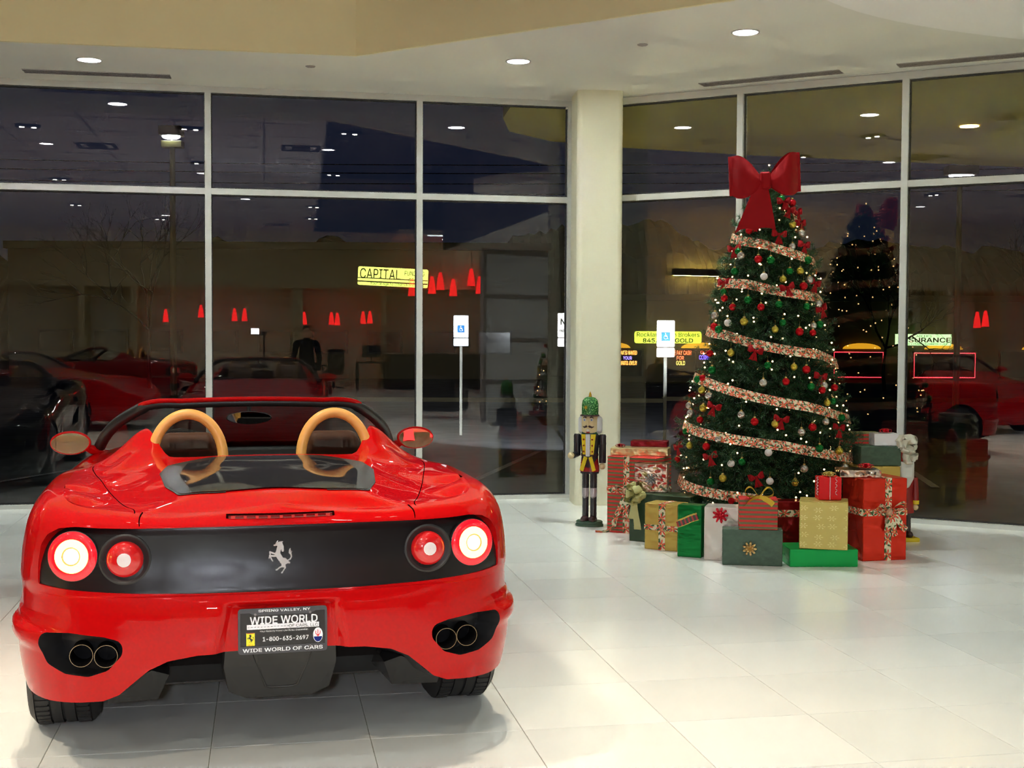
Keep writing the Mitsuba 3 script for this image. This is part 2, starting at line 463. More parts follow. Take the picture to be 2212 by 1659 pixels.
spotbox(*room(-1.03, 5.49)[:2], ZA, -1.4, 4.6, 8, 40, 1.5, lab='pair of warm dots mirrored right of the left street lamp')
spotbox(*room(1.21, 5.57)[:2], ZA, 0.6, 4.3, 7, 36, 1.5, lab='pair of warm dots mirrored high in the second upper pane from the left')
spotbox(*room(-3.26, 5.2)[:2], ZA, -3.4, 4.8, 8, 36, 1.0, lab='single warm dot mirrored at the far left of the upper panes')
spotbox(*room(-1.05, 1.75)[:2], ZA, -0.9, 3.4, 3.5, 40, 1.2, lab='warm dot mirrored lower right of the left street lamp')
spotbox(*room(1.24, 0.67)[:2], ZA, 1.3, 3.2, 2, 40, 1.0, lab='pair of warm dots mirrored lower in the second upper pane from the left')
for a, b in ((1.11, -5.4), (-3.8, -1.2), (-1.0, -2.4), (1.2, -2.5), (-4.2, -6.2), (-6.8, -0.5), (1.2, -8.4), (-2.6, -9.5)):
    spotbox(*room(a, b)[:2], ZA, *room(a, b)[:2], 8, 50, 0.2)

# slot diffusers
mat('m_slot', diffuse(srgb(150, 142, 140)))
mat('m_slot_dark', diffuse(srgb(70, 64, 66)))


def diffuser(p, q, label):
    p, q = np.array(p), np.array(q); d = (q - p); L = np.linalg.norm(d); d /= L; n = np.array([-d[1], d[0]])
    t = thing('air_diffuser', label, 'air vent')
    f = lambda o, h: [p + n * (o - h), q + n * (o - h), q + n * (o + h), p + n * (o + h)]
    part(t, 'frame', prism(Polygon(f(0, 0.085)), ZC - 0.004, ZC + 0.002), 'm_slot')
    for o in (-0.05, -0.017, 0.017, 0.05):
        part(t, 'slot', prism(Polygon(f(o, 0.006)), ZC - 0.0055, ZC - 0.003), 'm_slot_dark')


diffuser((-4.22, 11.06), (-3.01, 11.28), 'long slotted air diffuser in the ceiling at the upper left')
diffuser((1.69, 11.54), (2.79, 10.93), 'long slotted air diffuser in the ceiling above the tree')
diffuser((3.20, 10.69), (4.35, 10.11), 'long slotted air diffuser in the ceiling at the right edge')
for x, y, lab in ((-1.71, 10.82, 'small round sprinkler cap in the ceiling left of the centre'), (1.0, 9.96, 'small round sprinkler cap in the ceiling above the column')):
    solo('sprinkler_cap', lathe([(0.0, -0.008), (0.035, -0.008), (0.042, -0.004), (0.042, 0.0)], 28), 'm_slot', lab, 'sprinkler cap', None, smooth=40, to_world=rz(0, x, y, ZC))
# square diffusers of the hall ceiling
for a, b in ((-2.56, 3.32), (0.57, 3.78), (0.36, -10.67), (-6.2, -2.5)):
    q = room(a, b)
    t = thing('square_vent', {(-2.56, 3.32): 'square air vent mirrored in the leftmost upper pane', (0.57, 3.78): 'square air vent mirrored in the second upper pane from the left', (0.36, -10.67): 'small square air vent mirrored under the transom, second pane from the left'}.get((a, b), 'square air vent mirrored faintly in the right panes'), 'air vent', 'square vents seen in the panes')
    M = rz(YAW_L, q[0], q[1], ZA)
    sqf = Polygon([(-.3, -.3), (.3, -.3), (.3, .3), (-.3, .3)])
    part(t, 'frame', prism(sqf.difference(sqf.buffer(-0.06)), -0.012, 0.0), 'm_slot_dark', to_world=M)
    part(t, 'plate', prism(sqf.buffer(-0.16), -0.012, 0.0), 'm_slot_dark', to_world=M)
# ================================================================== THE CAR
def carmat(key, col):
    return mat(key, two({'type': 'plastic', 'diffuse_reflectance': rgb(*col), 'int_ior': 1.34, 'nonlinear': False}))


carmat('m_red_paint', (0.47, 0.003, 0.004))
carmat('m_dark_red_paint', (0.10, 0.003, 0.005))
carmat('m_black_paint', (0.012, 0.012, 0.014))
mat('m_black_plastic', principled((0.012, 0.012, 0.013), 0.42))
mat('m_seam', diffuse((0.012, 0.001, 0.001)))
mat('m_grille', two({'type': 'principled', 'base_color': mikit.proc(lambda p, n, uv: dr.select((dr.square(uv.x * 230 - dr.floor(uv.x * 230) - .5) + dr.square(uv.y * 230 - dr.floor(uv.y * 230) - .5)) < 0.10, mi.Color3f(0.001), mi.Color3f(0.011, 0.009, 0.010))), 'roughness': 0.25, 'specular': 0.36}))
mat('m_car_glass', two({'type': 'principled', 'base_color': rgb(0.012, 0.012, 0.013), 'roughness': 0.04, 'specular': 0.8}))
mat('m_screen', {'type': 'thindielectric', 'int_ior': 1.4, 'specular_transmittance': rgb(0.34, 0.30, 0.30)})
mat('m_windshield', {'type': 'thindielectric', 'int_ior': 1.5, 'specular_transmittance': rgb(0.62, 0.66, 0.64)})
mat('m_tan_leather', principled(srgb(226, 164, 84), 0.42))
mat('m_seat_leather', principled(srgb(120, 84, 60), 0.5))
mat('m_chrome', principled((.82, .82, .84), .22, .75, .8))
mat('m_pipe', principled((0.35, 0.27, 0.16), 0.3, 0.9))
mat('m_matt_black', diffuse((0.01, 0.009, 0.009)))  # near-black matt for the pipes and crash bar
mat('m_tyre', principled((0.014, 0.014, 0.015), 0.6))
mat('m_rim', principled((0.55, 0.55, 0.57), 0.3, 0.8))
mat('m_red_lens', two({'type': 'principled', 'base_color': rgb(0.55, 0.004, 0.006), 'roughness': 0.08, 'specular': 0.6, 'clearcoat': 1.0, 'clearcoat_gloss': 0.98}))
mat('m_clear_lens', principled((0.75, 0.66, 0.66), 0.25, 0.0, 0.8))
mat('m_mirror', two({'type': 'conductor', 'specular_reflectance': rgb(0.82, 0.85, 0.85)}))
mat('m_wool_black', diffuse((0.015, 0.014, 0.014)))

# plan outline, right half, from the middle of the tail round to the middle of the nose
_pl = np.array([(0, -.868), (.15, -.867), (.3, -.862), (.45, -.85), (.6, -.822), (.74, -.765), (.84, -.685), (.905, -.58), (.94, -.46), (.956, -.30), (.962, -.1), (.964, .2), (.955, .6), (.94, 1.0), (.932, 1.5), (.935, 2.0), (.945, 2.5), (.93, 2.9), (.88, 3.17), (.77, 3.36), (.6, 3.48), (.4, 3.55), (.2, 3.585), (0, 3.595)])
_s0 = np.concatenate([[0], np.cumsum(np.linalg.norm(np.diff(_pl, axis=0), axis=1))])
_ox, _oy = CubicSpline(_s0, _pl[:, 0]), CubicSpline(_s0, _pl[:, 1])
SMAX = _s0[-1]
S_OF = lambda y: float(np.interp(y, _pl[7:18, 1], _s0[7:18]))     # arc length of a point on the side
_fs = np.linspace(0, _s0[8], 400); _fx = _ox(_fs)
S_X = lambda x: np.sign(x) * np.interp(np.abs(x), _fx, _fs)       # arc length of a point on the tail, from its x


def outline(s):
    sg = np.sign(s) + (s == 0); a = np.abs(s)
    x, y, dx, dy = _ox(a), _oy(a), _ox(a, 1), _oy(a, 1)
    L = np.hypot(dx, dy)
    return np.stack([sg * x, y], -1), np.stack([sg * dy / L, -dx / L], -1)


K = 14
_PR = np.array([(.20, .10), (.30, .055), (.40, .022), (.48, .004), (.54, 0), (.60, .004), (.650, .018), (.668, .035), (.78, .046), (.875, .050), (.897, .046), (.925, .060), (.948, .090), (.962, .145)])
_PC = np.array([(.20, .055), (.30, .025), (.40, .004), (.47, -.004), (.53, .002), (.60, .006), (.65, .010), (.67, .012), (.78, .016), (.86, .026), (.895, .040), (.920, .058), (.942, .090), (.955, .150)])
_PS = np.array([(.20, .045), (.28, .020), (.38, .002), (.46, 0), (.53, .0), (.60, .0), (.65, .002), (.70, .006), (.78, .014), (.86, .028), (.91, .044), (.950, .068), (.980, .105), (.993, .165)])
_PD = np.array([(.17, .06), (.25, .03), (.35, .012), (.43, .02), (.50, .03), (.57, .03), (.62, .022), (.67, .016), (.73, .014), (.80, .020), (.86, .034), (.905, .06), (.935, .10), (.95, .16)])
_PF = np.array([(.17, .06), (.24, .03), (.32, .01), (.40, 0), (.46, .0), (.52, .002), (.57, .006), (.62, .012), (.67, .022), (.72, .036), (.765, .056), (.80, .08), (.825, .115), (.84, .17)])
_PN = np.array([(.15, .12), (.18, .07), (.22, .03), (.26, .01), (.30, 0), (.34, 0), (.38, .006), (.41, .016), (.44, .03), (.47, .05), (.49, .07), (.51, .10), (.525, .14), (.535, .19)])
_knots = [0, S_X(.42), S_X(.62), S_X(.80), S_OF(-.25), S_OF(.25), S_OF(.75), S_OF(1.6), S_OF(2.1), S_OF(2.6), S_OF(2.88), _s0[20], SMAX]
_PR2 = _PR + np.array([(0, 0)] * 10 + [(-.001, 0), (-.012, .002), (-.022, .004), (-.028, .006)])
_profs = np.array([_PR, _PR2, _PR2 * .5 + _PC * .5 - [0, .0], _PC, _PS, _PS, _PS * .5 + _PD * .5, _PD, _PD * .5 + _PF * .5, _PF, _PF, _PN * .6 + _PF * .4, _PN])
_pint = PchipInterpolator(np.array(_knots), _profs.reshape(len(_knots), -1), axis=0)


def sst(a, b, x):
    t = np.clip((x - a) / (b - a), 0, 1); return t * t * (3 - 2 * t)


def prof_at(s, v):
    """(z, inset) at arc length s and profile parameter v in 0..K-1 (arrays of one shape)"""
    p = _pint(np.abs(s)).reshape(*np.shape(s), K, 2)
    i = np.clip(np.floor(v).astype(int), 0, K - 2); t = (v - i)
    ix = np.indices(np.shape(s))
    def g(k): return p[(*ix, np.clip(k, 0, K - 1))]
    p0, p1, p2, p3 = g(i - 1), g(i), g(i + 1), g(i + 2)
    t = t[..., None]
    m1, m2 = (p2 - p0) / 2, (p3 - p1) / 2
    return (2 * t**3 - 3 * t**2 + 1) * p1 + (t**3 - 2 * t**2 + t) * m1 + (-2 * t**3 + 3 * t**2) * p2 + (t**3 - t**2) * m2


def features(s, z, x, y):
    """extra inset: number plate recess, bumper edge, flank scoop"""
    a = np.abs(s)
    rec = sst(.235, .185, a + (z - .52) * .18) * sst(.40, .43, z) * sst(.628, .612, z)
    o = .030 * rec
    corner = sst(S_X(.72), S_X(.90), a) * sst(S_OF(-.15), S_OF(-.38), a)
    o -= .024 * corner * sst(.545, .515, z) * sst(.44, .49, z)
    o += .010 * corner * sst(.56, .58, z) * sst(.70, .64, z)
    # air intake ahead of the rear wheel
    return o


def wall_pts(s, v, extra=0.0):
    zo = prof_at(s, v)
    P, N = outline(s)
    z = zo[..., 0]
    o = zo[..., 1] + features(s, z, P[..., 0], P[..., 1]) + extra
    q = P - N * o[..., None]
    return np.concatenate([q, z[..., None]], -1)


def cut_grid(S, Z, XYZ, holes, P0):
    """grid mesh of XYZ with holes cut in the (S, Z) plane; grid points next to a hole are moved onto its edge by re-evaluating XYZ there.
    XYZ is a function of (S, Z). Returns the mesh and the hole's rims."""
    h, w = S.shape
    inside = np.zeros(S.shape, bool)
    S, Z = S.copy(), Z.copy()
    own = np.full(S.shape, -1)
    for k, H in enumerate(holes):
        c = shapely.contains_xy(H, S.ravel(), Z.ravel()).reshape(S.shape)
        own[c] = k; inside |= c
    quad_out = ~(inside[:-1, :-1] & inside[1:, :-1] & inside[:-1, 1:] & inside[1:, 1:])
    touch = np.zeros(S.shape, bool)
    for a in (0, 1):
        for b in (0, 1):
            touch[a:h - 1 + a, b:w - 1 + b] |= quad_out
    for i, j in np.argwhere(inside & touch):
        H = holes[own[i, j]]
        q = H.exterior.interpolate(H.exterior.project(Point(S[i, j], Z[i, j])))
        S[i, j], Z[i, j] = q.x, q.y
    P = P0.copy(); mvd = inside & touch
    P[mvd] = XYZ(S[mvd], Z[mvd])
    a = (np.arange(h - 1)[:, None] * w + np.arange(w - 1)[None])[quad_out]
    f = np.vstack([np.stack([a, a + 1, a + w + 1], -1), np.stack([a, a + w + 1, a + w], -1)])
    m = tm(P.reshape(-1, 3), f)
    m.update_faces(m.nondegenerate_faces(height=1e-9)); m.remove_unreferenced_vertices()
    return m


def v_of_z(s, z):
    """profile parameter for a height (vectorised bisection)"""
    lo, hi = np.zeros_like(s), np.full_like(s, K - 1.0)
    for _ in range(26):
        mid = (lo + hi) / 2
        up_ = prof_at(s, mid)[..., 0] < z
        lo, hi = np.where(up_, mid, lo), np.where(up_, hi, mid)
    return (lo + hi) / 2


def XYZ_sz(S, Z, extra=0.0):
    return wall_pts(S, v_of_z(S, Z), extra)


def rounded(pts, r):
    return Polygon(pts).buffer(-r).buffer(2 * r).buffer(-r)


def sx(*pts):
    return [(float(S_X(x)), z) for x, z in pts]


def mirror_poly(P):
    return Polygon([(-x, z) for x, z in P.exterior.coords])


# the black rear panel, the exhaust openings, the underside cut and the wheel arches, as holes in (arc length, height)
panel_half = sx((-.02, .897), (.3, .897), (.5, .896), (.64, .897), (.74, .900), (.80, .892), (.838, .868), (.858, .83), (.864, .76), (.862, .688), (.7, .675), (.5, .665), (.3, .660), (-.02, .658))
_ph = Polygon(panel_half)
PANEL = shapely.union_all([_ph, mirror_poly(_ph)]).buffer(.012).buffer(-.012)
_ex = rounded(sx((.548, .500), (.62, .518), (.74, .528), (.835, .522), (.838, .46), (.82, .41), (.76, .378), (.68, .370), (.61, .395), (.56, .45)), .034)
EXH = [_ex, mirror_poly(_ex)]
_un = Polygon(sx((-.02, .445), (.15, .446), (.30, .442), (.40, .425), (.47, .392), (.53, .342), (.58, .300), (.64, .276), (.74, .268), (.84, .264), (.90, .266)) + [(S_OF(-.42), .272), (S_OF(-.36), .285), (S_OF(-.36), .0), (S_OF(-.42), .0), (-.02, .0)])
UNDER = shapely.union_all([_un, mirror_poly(_un)])


def arch(y0, r, zc):
    c = S_OF(y0) if y0 < 2 else S_OF(2.6)
    q = Point(c, zc).buffer(r, quad_segs=24)
    return q


ARCH = [arch(0, .365, .335), arch(2.6, .345, .33)]
ARCH += [mirror_poly(a) for a in ARCH]
_scoop = rounded([(S_OF(.62), .52), (S_OF(1.02), .50), (S_OF(.94), .62), (S_OF(.60), .72)], .03)
SCOOP = [_scoop, mirror_poly(_scoop)]
HOLES = [PANEL, *EXH, UNDER, *ARCH, *SCOOP]

_half = np.concatenate([np.linspace(0, S_X(.93), 170), np.linspace(S_X(.93), S_OF(-.3), 24)[1:], np.linspace(S_OF(-.3), S_OF(1.05), 84)[1:], np.linspace(S_OF(1.05), S_OF(2.1), 18)[1:], np.linspace(S_OF(2.1), S_OF(3.0) if False else _s0[17], 46)[1:], np.linspace(_s0[17], SMAX, 40)[1:]])
svals = np.concatenate([-_half[::-1], _half[1:]])
vv = np.linspace(0, K - 1, 96)
Sg, Vg = np.meshgrid(svals, vv)
Zg = prof_at(Sg, Vg)[..., 0]
body_wall = cut_grid(Sg, Zg, XYZ_sz, HOLES, wall_pts(Sg, Vg))

# ------------------------------------------------------------ the top: one smooth height field
crest = wall_pts(svals[:-1], np.full(len(svals) - 1, K - 1.0))
near = wall_pts(svals[:-1], np.full(len(svals) - 1, K - 1.5))
ctl = [(0, -.60, .985), (0, -.42, 1.006), (0, -.2, 1.028), (0, .15, 1.056), (.2, -.42, 1.003), (.2, -.1, 1.034), (.2, .15, 1.054), (.36, -.45, .985), (.38, -.1, 1.026), (.42, .08, 1.036),
       (.38, -.62, .958), (.5, -.55, .940), (.56, -.35, .948), (.60, -.1, .968), (.52, 0, 1.006), (.66, .12, .992), (.72, .2, .998), (.46, -.2, .995),
       (.74, -.5, .940), (.78, -.25, .972), (.80, 0, .992), (.80, .3, .998), (.79, .7, .975), (.66, -.48, .935), (.68, -.3, .955),
       (.52, .40, 1.152), (.56, .37, 1.112), (.60, .33, 1.06), (.645, .28, 1.020), (.49, .34, 1.120), (.45, .27, 1.072), (.44, .20, 1.052), (.54, .24, 1.072), (.52, .13, 1.032),
       (.56, .50, 1.115), (.62, .56, 1.03), (.68, .62, .985), (.60, .75, .995), (.64, 1.1, .972), (.66, 1.5, .970), (.70, 1.75, .965), (.76, 1.1, .966), (.5, .48, 1.16), (.42, .42, 1.12), (.3, .3, 1.06), (0, .35, 1.06),
       (0, 1.78, .985), (.3, 1.78, .982), (.55, 1.76, .975), (0, 2.1, .915), (.4, 2.1, .90), (0, 2.6, .80), (.35, 2.6, .79), (0, 3.0, .69), (.35, 3.0, .685), (0, 3.3, .60), (.3, 3.3, .60), (.68, 2.2, .885), (.70, 2.6, .862), (.68, 2.95, .775), (.6, 3.2, .67), (.52, 2.6, .80), (.5, 3.0, .70)]
ctl = np.array(ctl); ctl = np.vstack([ctl, ctl[ctl[:, 0] > 0] * [-1, 1, 1]])
_data = np.vstack([ctl, crest[::6], near[::6]])
_, _iu = np.unique(np.round(_data[:, :2], 4), axis=0, return_index=True)
_data = _data[np.sort(_iu)]
_rbf = RBFInterpolator(_data[:, :2], _data[:, 2], kernel='thin_plate_spline', smoothing=2e-5)
H = lambda xy: _rbf(np.atleast_2d(xy))

cock = rounded([(-.50, .44), (-.60, .62), (-.625, .9), (-.64, 1.5), (-.62, 1.74), (.62, 1.74), (.64, 1.5), (.625, .9), (.60, .62), (.50, .44), (.40, .22), (-.40, .22)], .02)
rim = Polygon(crest[:, :2]).buffer(0)


def top_mesh(poly, holes, step, lift=0.0, edge=None, fine=None):
    """triangles over the part of the height field inside poly, as a grid clipped and snapped to the edges"""
    x0, y0, x1, y1 = poly.bounds
    xs = np.arange(x0 - step, x1 + 2 * step, step); ys = np.arange(y0 - step, y1 + 2 * step, step)
    X, Y = np.meshgrid(xs, ys)
    region = poly
    for hh in holes: region = region.difference(hh)
    ins = shapely.contains_xy(region, X, Y)
    qi = ins[:-1, :-1] | ins[1:, :-1] | ins[:-1, 1:] | ins[1:, 1:]
    need = np.zeros(X.shape, bool)
    h, w = X.shape
    for a in (0, 1):
        for b in (0, 1):
            need[a:h - 1 + a, b:w - 1 + b] |= qi
    bd = region.boundary
    idx = np.argwhere(need & ~ins)
    for i, j in idx:
        q = bd.interpolate(bd.project(Point(X[i, j], Y[i, j]))); X[i, j], Y[i, j] = q.x, q.y
    Z = np.zeros_like(X)
    Z[need] = H(np.stack([X[need], Y[need]], -1)) + lift
    P = np.stack([X, Y, Z], -1)
    a = (np.arange(h - 1)[:, None] * w + np.arange(w - 1)[None])[qi]
    f = np.vstack([np.stack([a, a + 1, a + w + 1], -1), np.stack([a, a + w + 1, a + w], -1)])
    m = tm(P.reshape(-1, 3), f); m.update_faces(m.nondegenerate_faces(height=1e-9)); m.remove_unreferenced_vertices()
    return m


top = top_mesh(rim, [cock], 0.018)
# the rim of the height field carries exactly the crest's heights
kd = cKDTree(crest[:, :2]); d_, i_ = kd.query(top.vertices[:, :2])
v_ = top.vertices.copy(); onrim = d_ < 0.02
v_[onrim, 2] = crest[i_[onrim], 2] * .5 + v_[onrim, 2] * .5
top.vertices = v_
# a thin skirt closes what is left between the wall and the top
sk = np.stack([crest, crest + np.array([0, 0, -.002])], 0)
body = cat(body_wall, top)


def merged(m, d=1e-4):
    m = m.copy(); m.merge_vertices(digits_vertex=4); m.update_faces(m.nondegenerate_faces(height=1e-9)); return m


body = merged(body)


def rim_wall(H_, depth, e0=0.0, n=160):
    """wall round a hole, from the surface inwards"""
    L = H_.exterior.length
    q = np.array([H_.exterior.interpolate(t * L).coords[0] for t in np.linspace(0, 1, n)])
    rows = [XYZ_sz(q[:, 0], q[:, 1], e) for e in (e0, e0 + depth * .3, e0 + depth)]
    return grid(np.stack(rows, 0))


def patch(H_, extra, nx=200, nz=40):
    """the surface inside a hole, set back by extra"""
    a0, b0, a1, b1 = H_.bounds
    S_, Z_ = np.meshgrid(np.linspace(a0 - .001, a1 + .001, nx), np.linspace(b0 - .001, b1 + .001, nz))
    out = shapely.geometry.box(a0 - 1, b0 - 1, a1 + 1, b1 + 1).difference(H_)
    hs = [out] if out.geom_type == 'Polygon' else list(out.geoms)
    # invert: keep what lies inside
    ins = shapely.contains_xy(H_, S_, Z_)
    qi = ins[:-1, :-1] | ins[1:, :-1] | ins[:-1, 1:] | ins[1:, 1:]
    h, w = S_.shape; need = np.zeros(S_.shape, bool)
    for a in (0, 1):
        for b in (0, 1): need[a:h - 1 + a, b:w - 1 + b] |= qi
    for i, j in np.argwhere(need & ~ins):
        q = H_.exterior.interpolate(H_.exterior.project(Point(S_[i, j], Z_[i, j]))); S_[i, j], Z_[i, j] = q.x, q.y
    P = XYZ_sz(S_, Z_, extra(Z_) if callable(extra) else extra)
    uv = np.stack([S_, Z_], -1).reshape(-1, 2)
    a = (np.arange(h - 1)[:, None] * w + np.arange(w - 1)[None])[qi]
    f = np.vstack([np.stack([a, a + 1, a + w + 1], -1), np.stack([a, a + w + 1, a + w], -1)])
    return tm(P.reshape(-1, 3), f), uv


def on_tail(x, z, extra=0.0):
    """point and outward normal on the tail surface"""
    s = np.array([float(S_X(x))]); Z_ = np.array([z])
    p = XYZ_sz(s, Z_, extra)[0]
    a = XYZ_sz(s + .004, Z_, extra)[0] - XYZ_sz(s - .004, Z_, extra)[0]
    b = XYZ_sz(s, Z_ + .004, extra)[0] - XYZ_sz(s, Z_ - .004, extra)[0]
    n = np.cross(a, b); n /= np.linalg.norm(n)
    if n[1] > 0: n = -n
    return p, n


def frame_to(p, n, upv=(0, 0, 1)):
    """matrix: local z to n, local y near up"""
    n = n / np.linalg.norm(n); x = np.cross(upv, n); x /= np.linalg.norm(x); y = np.cross(n, x)
    M = np.eye(4); M[:3, 0], M[:3, 1], M[:3, 2], M[:3, 3] = x, y, n, p
    return M


panel_m, panel_uv = patch(PANEL, lambda Z_: .006 + .9 * np.clip(Z_ - .68, 0, 1) ** 2, 320, 50)
recess = [cat(rim_wall(h_, .10), patch(h_, .10, 40, 24)[0]) for h_ in EXH]
panel_rim = rim_wall(PANEL, .055)
arch_lining = cat(*[rim_wall(a, .26) for a in ARCH], *[rim_wall(a, .10) for a in SCOOP])
scoop_back = cat(*[patch(a, .10, 24, 16)[0] for a in SCOOP])
_ub = np.array(sx((.0, .445), (.15, .446), (.30, .442), (.40, .425), (.47, .392), (.53, .342), (.58, .300), (.64, .276), (.74, .268), (.84, .264), (.90, .266)) + [(S_OF(-.42), .272)])
_us = np.concatenate([np.linspace(a, b, 8, endpoint=False) for a, b in zip(_ub[:-1], _ub[1:])])
under_edge = cat(*[grid(np.stack([XYZ_sz(sg * _us[:, 0], _us[:, 1], e) for e in (0, .015, .05)], 0)) for sg in (1, -1)])

# seams between engine cover and wings: thin dark lines lying in the surface
def seam(xy, r=0.0032, lift=-0.0022):
    c = CubicSpline(np.linspace(0, 1, len(xy)), np.array(xy)); q = c(np.linspace(0, 1, 60))
    return tube(np.column_stack([q, H(q) + lift]), r, 6)


seam_xy = [(.722, .34), (.715, .2), (.665, -.05), (.595, -.35), (.535, -.58), (.517, -.70)]
def seam_low(sg):
    zz = np.linspace(.96, .90, 12); P_ = []
    for t in np.linspace(0, 1, 10):
        s = sg * float(S_X(.515 - .012 * t)); zt = float(prof_at(np.array([s]), np.array([K - 1.0]))[0, 0])
        P_.append(XYZ_sz(np.array([s]), np.array([zt + (.899 - zt) * t]), 0.0012)[0])
    return tube(np.array(P_) + [0, .0022, 0], .0032, 6)


seams = [m_ for sg in (-1, 1) for m_ in (seam([(sg * x, y) for x, y in seam_xy]), seam_low(sg))]

# engine window with its end grilles
gl = rounded([(-.235, .135), (.235, .135), (.40, .02), (.43, -.10), (.405, -.33), (.355, -.515), (.2, -.528), (-.2, -.528), (-.355, -.515), (-.405, -.33), (-.43, -.10), (-.40, .02)], .015)
endR = Polygon([(.30, .2), (.36, -.2), (.30, -.6), (.6, -.6), (.6, .2)])
endL = Polygon([(-x, y) for x, y in endR.exterior.coords])
glass_m = top_mesh(gl.difference(endR).difference(endL), [], 0.02, 0.006)
grilles = [top_mesh(gl.intersection(e), [], 0.012, 0.005) for e in (endL, endR)]
gl_frame = top_mesh(gl.buffer(.010), [gl.buffer(-.002)], 0.012, 0.003)

# hoops behind the seats
def hoop(cx):
    P_ = []
    for t in np.linspace(0, 1, 49):
        a = math.pi * (1.08 - 1.20 * t) if cx > 0 else math.pi * (-0.08 + 1.20 * t)
        r_x, r_z = .152, .195
        x = cx + r_x * math.cos(a); z = 1.035 + r_z * math.sin(a)
        P_.append((x, .36 - .10 * (1.23 - z), z))
    P_ = np.array(P_)
    return P_


hoops = {c: hoop(c) for c in (-.325, .325)}
hoop_m = {}
for c, q in hoops.items():
    lo = q[-1].copy(); lo[2] -= .03
    hoop_m[c] = tube(q, .0235, 16)


def screen(q):
    base = q[:, :].copy(); c = q.mean(0)
    inner = q + (np.array([c[0], c[1], 1.08]) - q) * .10
    mid = inner[len(inner) // 2]
    pts2 = np.vstack([inner, inner[::-1] * [1, 1, 0] + [0, 0, 1.02]])
    ring = inner
    b = np.array([[p[0], p[1], max(.99, min(p[2], 1.02))] for p in inner])
    return grid(np.stack([ring, b], 0))


# windscreen frame
def wpath():
    h = []
    base, sh, topm = np.array([.795, 1.70, .965]), np.array([.560, 1.24, 1.215]), np.array([0, 1.19, 1.240])
    side = np.array([base + (sh - base) * t + np.array([.028, .0, .018]) * math.sin(math.pi * t) for t in np.linspace(0, 1, 12)])
    arc = bez(sh, np.array([.50, 1.19, 1.250]), np.array([.36, 1.195, 1.240]), 8)
    mid = np.array([[x, 1.195 - .006 * (1 - (x / .36) ** 2), 1.240 + .008 * (1 - (x / .36) ** 2)] for x in np.linspace(.36, 0, 8)])
    r = np.vstack([side, arc[1:], mid[1:]])
    return np.vstack([r, (r * [-1, 1, 1])[::-1][1:]])


WP = wpath()
pillar_black = tube(WP + [0, .012, -.012], np.where(np.abs(WP[:, 0]) > .53, .030, .022), 10)
red_top = WP[(WP[:, 2] > 1.212)]
header_red = tube(red_top + [0, -.004, .006], .0125, 10)
ws = np.stack([WP[:len(WP) // 2 + 1], (WP[len(WP) // 2:])[::-1]], 0)
ws_m = grid(np.stack([ws[0] * (1 - t) + ws[1] * t + [0, .045, .018] * (np.ones((1, 1)) * math.sin(math.pi * t)) for t in np.linspace(0, 1, 15)], 0))

# cabin
cabin = cat(box(-.66, .66, .30, 1.95, .30, .34), box(-.68, -.64, .3, 1.9, .3, .93), box(.64, .68, .3, 1.9, .3, .93), box(-.62, .62, .30, .36, .3, 1.02), box(-.14, .14, .35, 1.6, .32, .62))
dash = cbox(1.24, .36, .20, .05); dash.apply_translation([0, 1.66, .86])
binn = cbox(.42, .22, .10, .04); binn.apply_translation([-.34, 1.56, .95])


def seat(cx):
    hull_ = lambda L: m3.Manifold.batch_hull([m3.Manifold.sphere(r, 16).translate(p) for p, r in L])
    back = hull_([((cx - .20, .62, .55), .07), ((cx + .20, .62, .55), .07), ((cx - .16, .50, .90), .06), ((cx + .16, .50, .90), .06)])
    head = hull_([((cx - .12, .46, .99), .05), ((cx + .12, .46, .99), .05), ((cx - .075, .44, 1.095), .048), ((cx + .075, .44, 1.095), .048)])
    base = hull_([((cx - .2, .70, .46), .07), ((cx + .2, .70, .46), .07), ((cx - .2, 1.12, .5), .07), ((cx + .2, 1.12, .5), .07)])
    return [tm(*[np.asarray(q) for q in (k.to_mesh().vert_properties[:, :3], k.to_mesh().tri_verts)]) for k in (back + base, head)]


wheel_rim_st = tube([(-.36 + .185 * math.cos(a), 1.38 + .05 * math.sin(a), .90 + .175 * math.sin(a)) for a in np.linspace(0, 2 * np.pi, 41)[:-1]], .015, 10, closed=True)
wheel_spokes = cat(*[tube([(-.36, 1.41, .90), (-.36 + .18 * math.cos(a), 1.38 + .05 * math.sin(a), .90 + .17 * math.sin(a))], .016, 8) for a in (math.pi * .1, math.pi * .9, math.pi * 1.5)], mv(xf(trimesh.creation.cylinder(.055, .04, sections=24), rot([1, 0, 0], 75)), -.36, 1.41, .90))

# mirrors
def wing_mirror(sg):
    c = np.array([sg * .925, 1.60, 1.006])
    u = trimesh.creation.icosphere(3, 1.0)
    shell = u.copy(); v = shell.vertices * [.100, .075, .058]; v[:, 1] += .05
    v[:, 1] = np.where(v[:, 1] < .015, .015, v[:, 1]); shell.vertices = v + c
    rimr = np.array([(c[0] + .098 * math.cos(a), c[1] + .014, c[2] + .057 * math.sin(a)) for a in np.linspace(0, 2 * np.pi, 49)[:-1]])
    rimt = tube(rimr, .006, 8, closed=True)
    gl_ = tm(np.vstack([[[c[0], c[1] + .010, c[2]]], np.column_stack([rimr[:, 0], rimr[:, 1] - .004 + (rimr[:, 2] - c[2]) * .085 - (rimr[:, 0] - c[0]) * sg * .03, rimr[:, 2]])]), [[0, 1 + (k + 1) % 48, 1 + k] for k in range(48)])
    arm = tube([(sg * .855, 1.63, .985), (sg * .80, 1.66, .955), (sg * .74, 1.70, .925)], [.022, .024, .03], 12)
    return cat(shell, rimt), gl_, arm


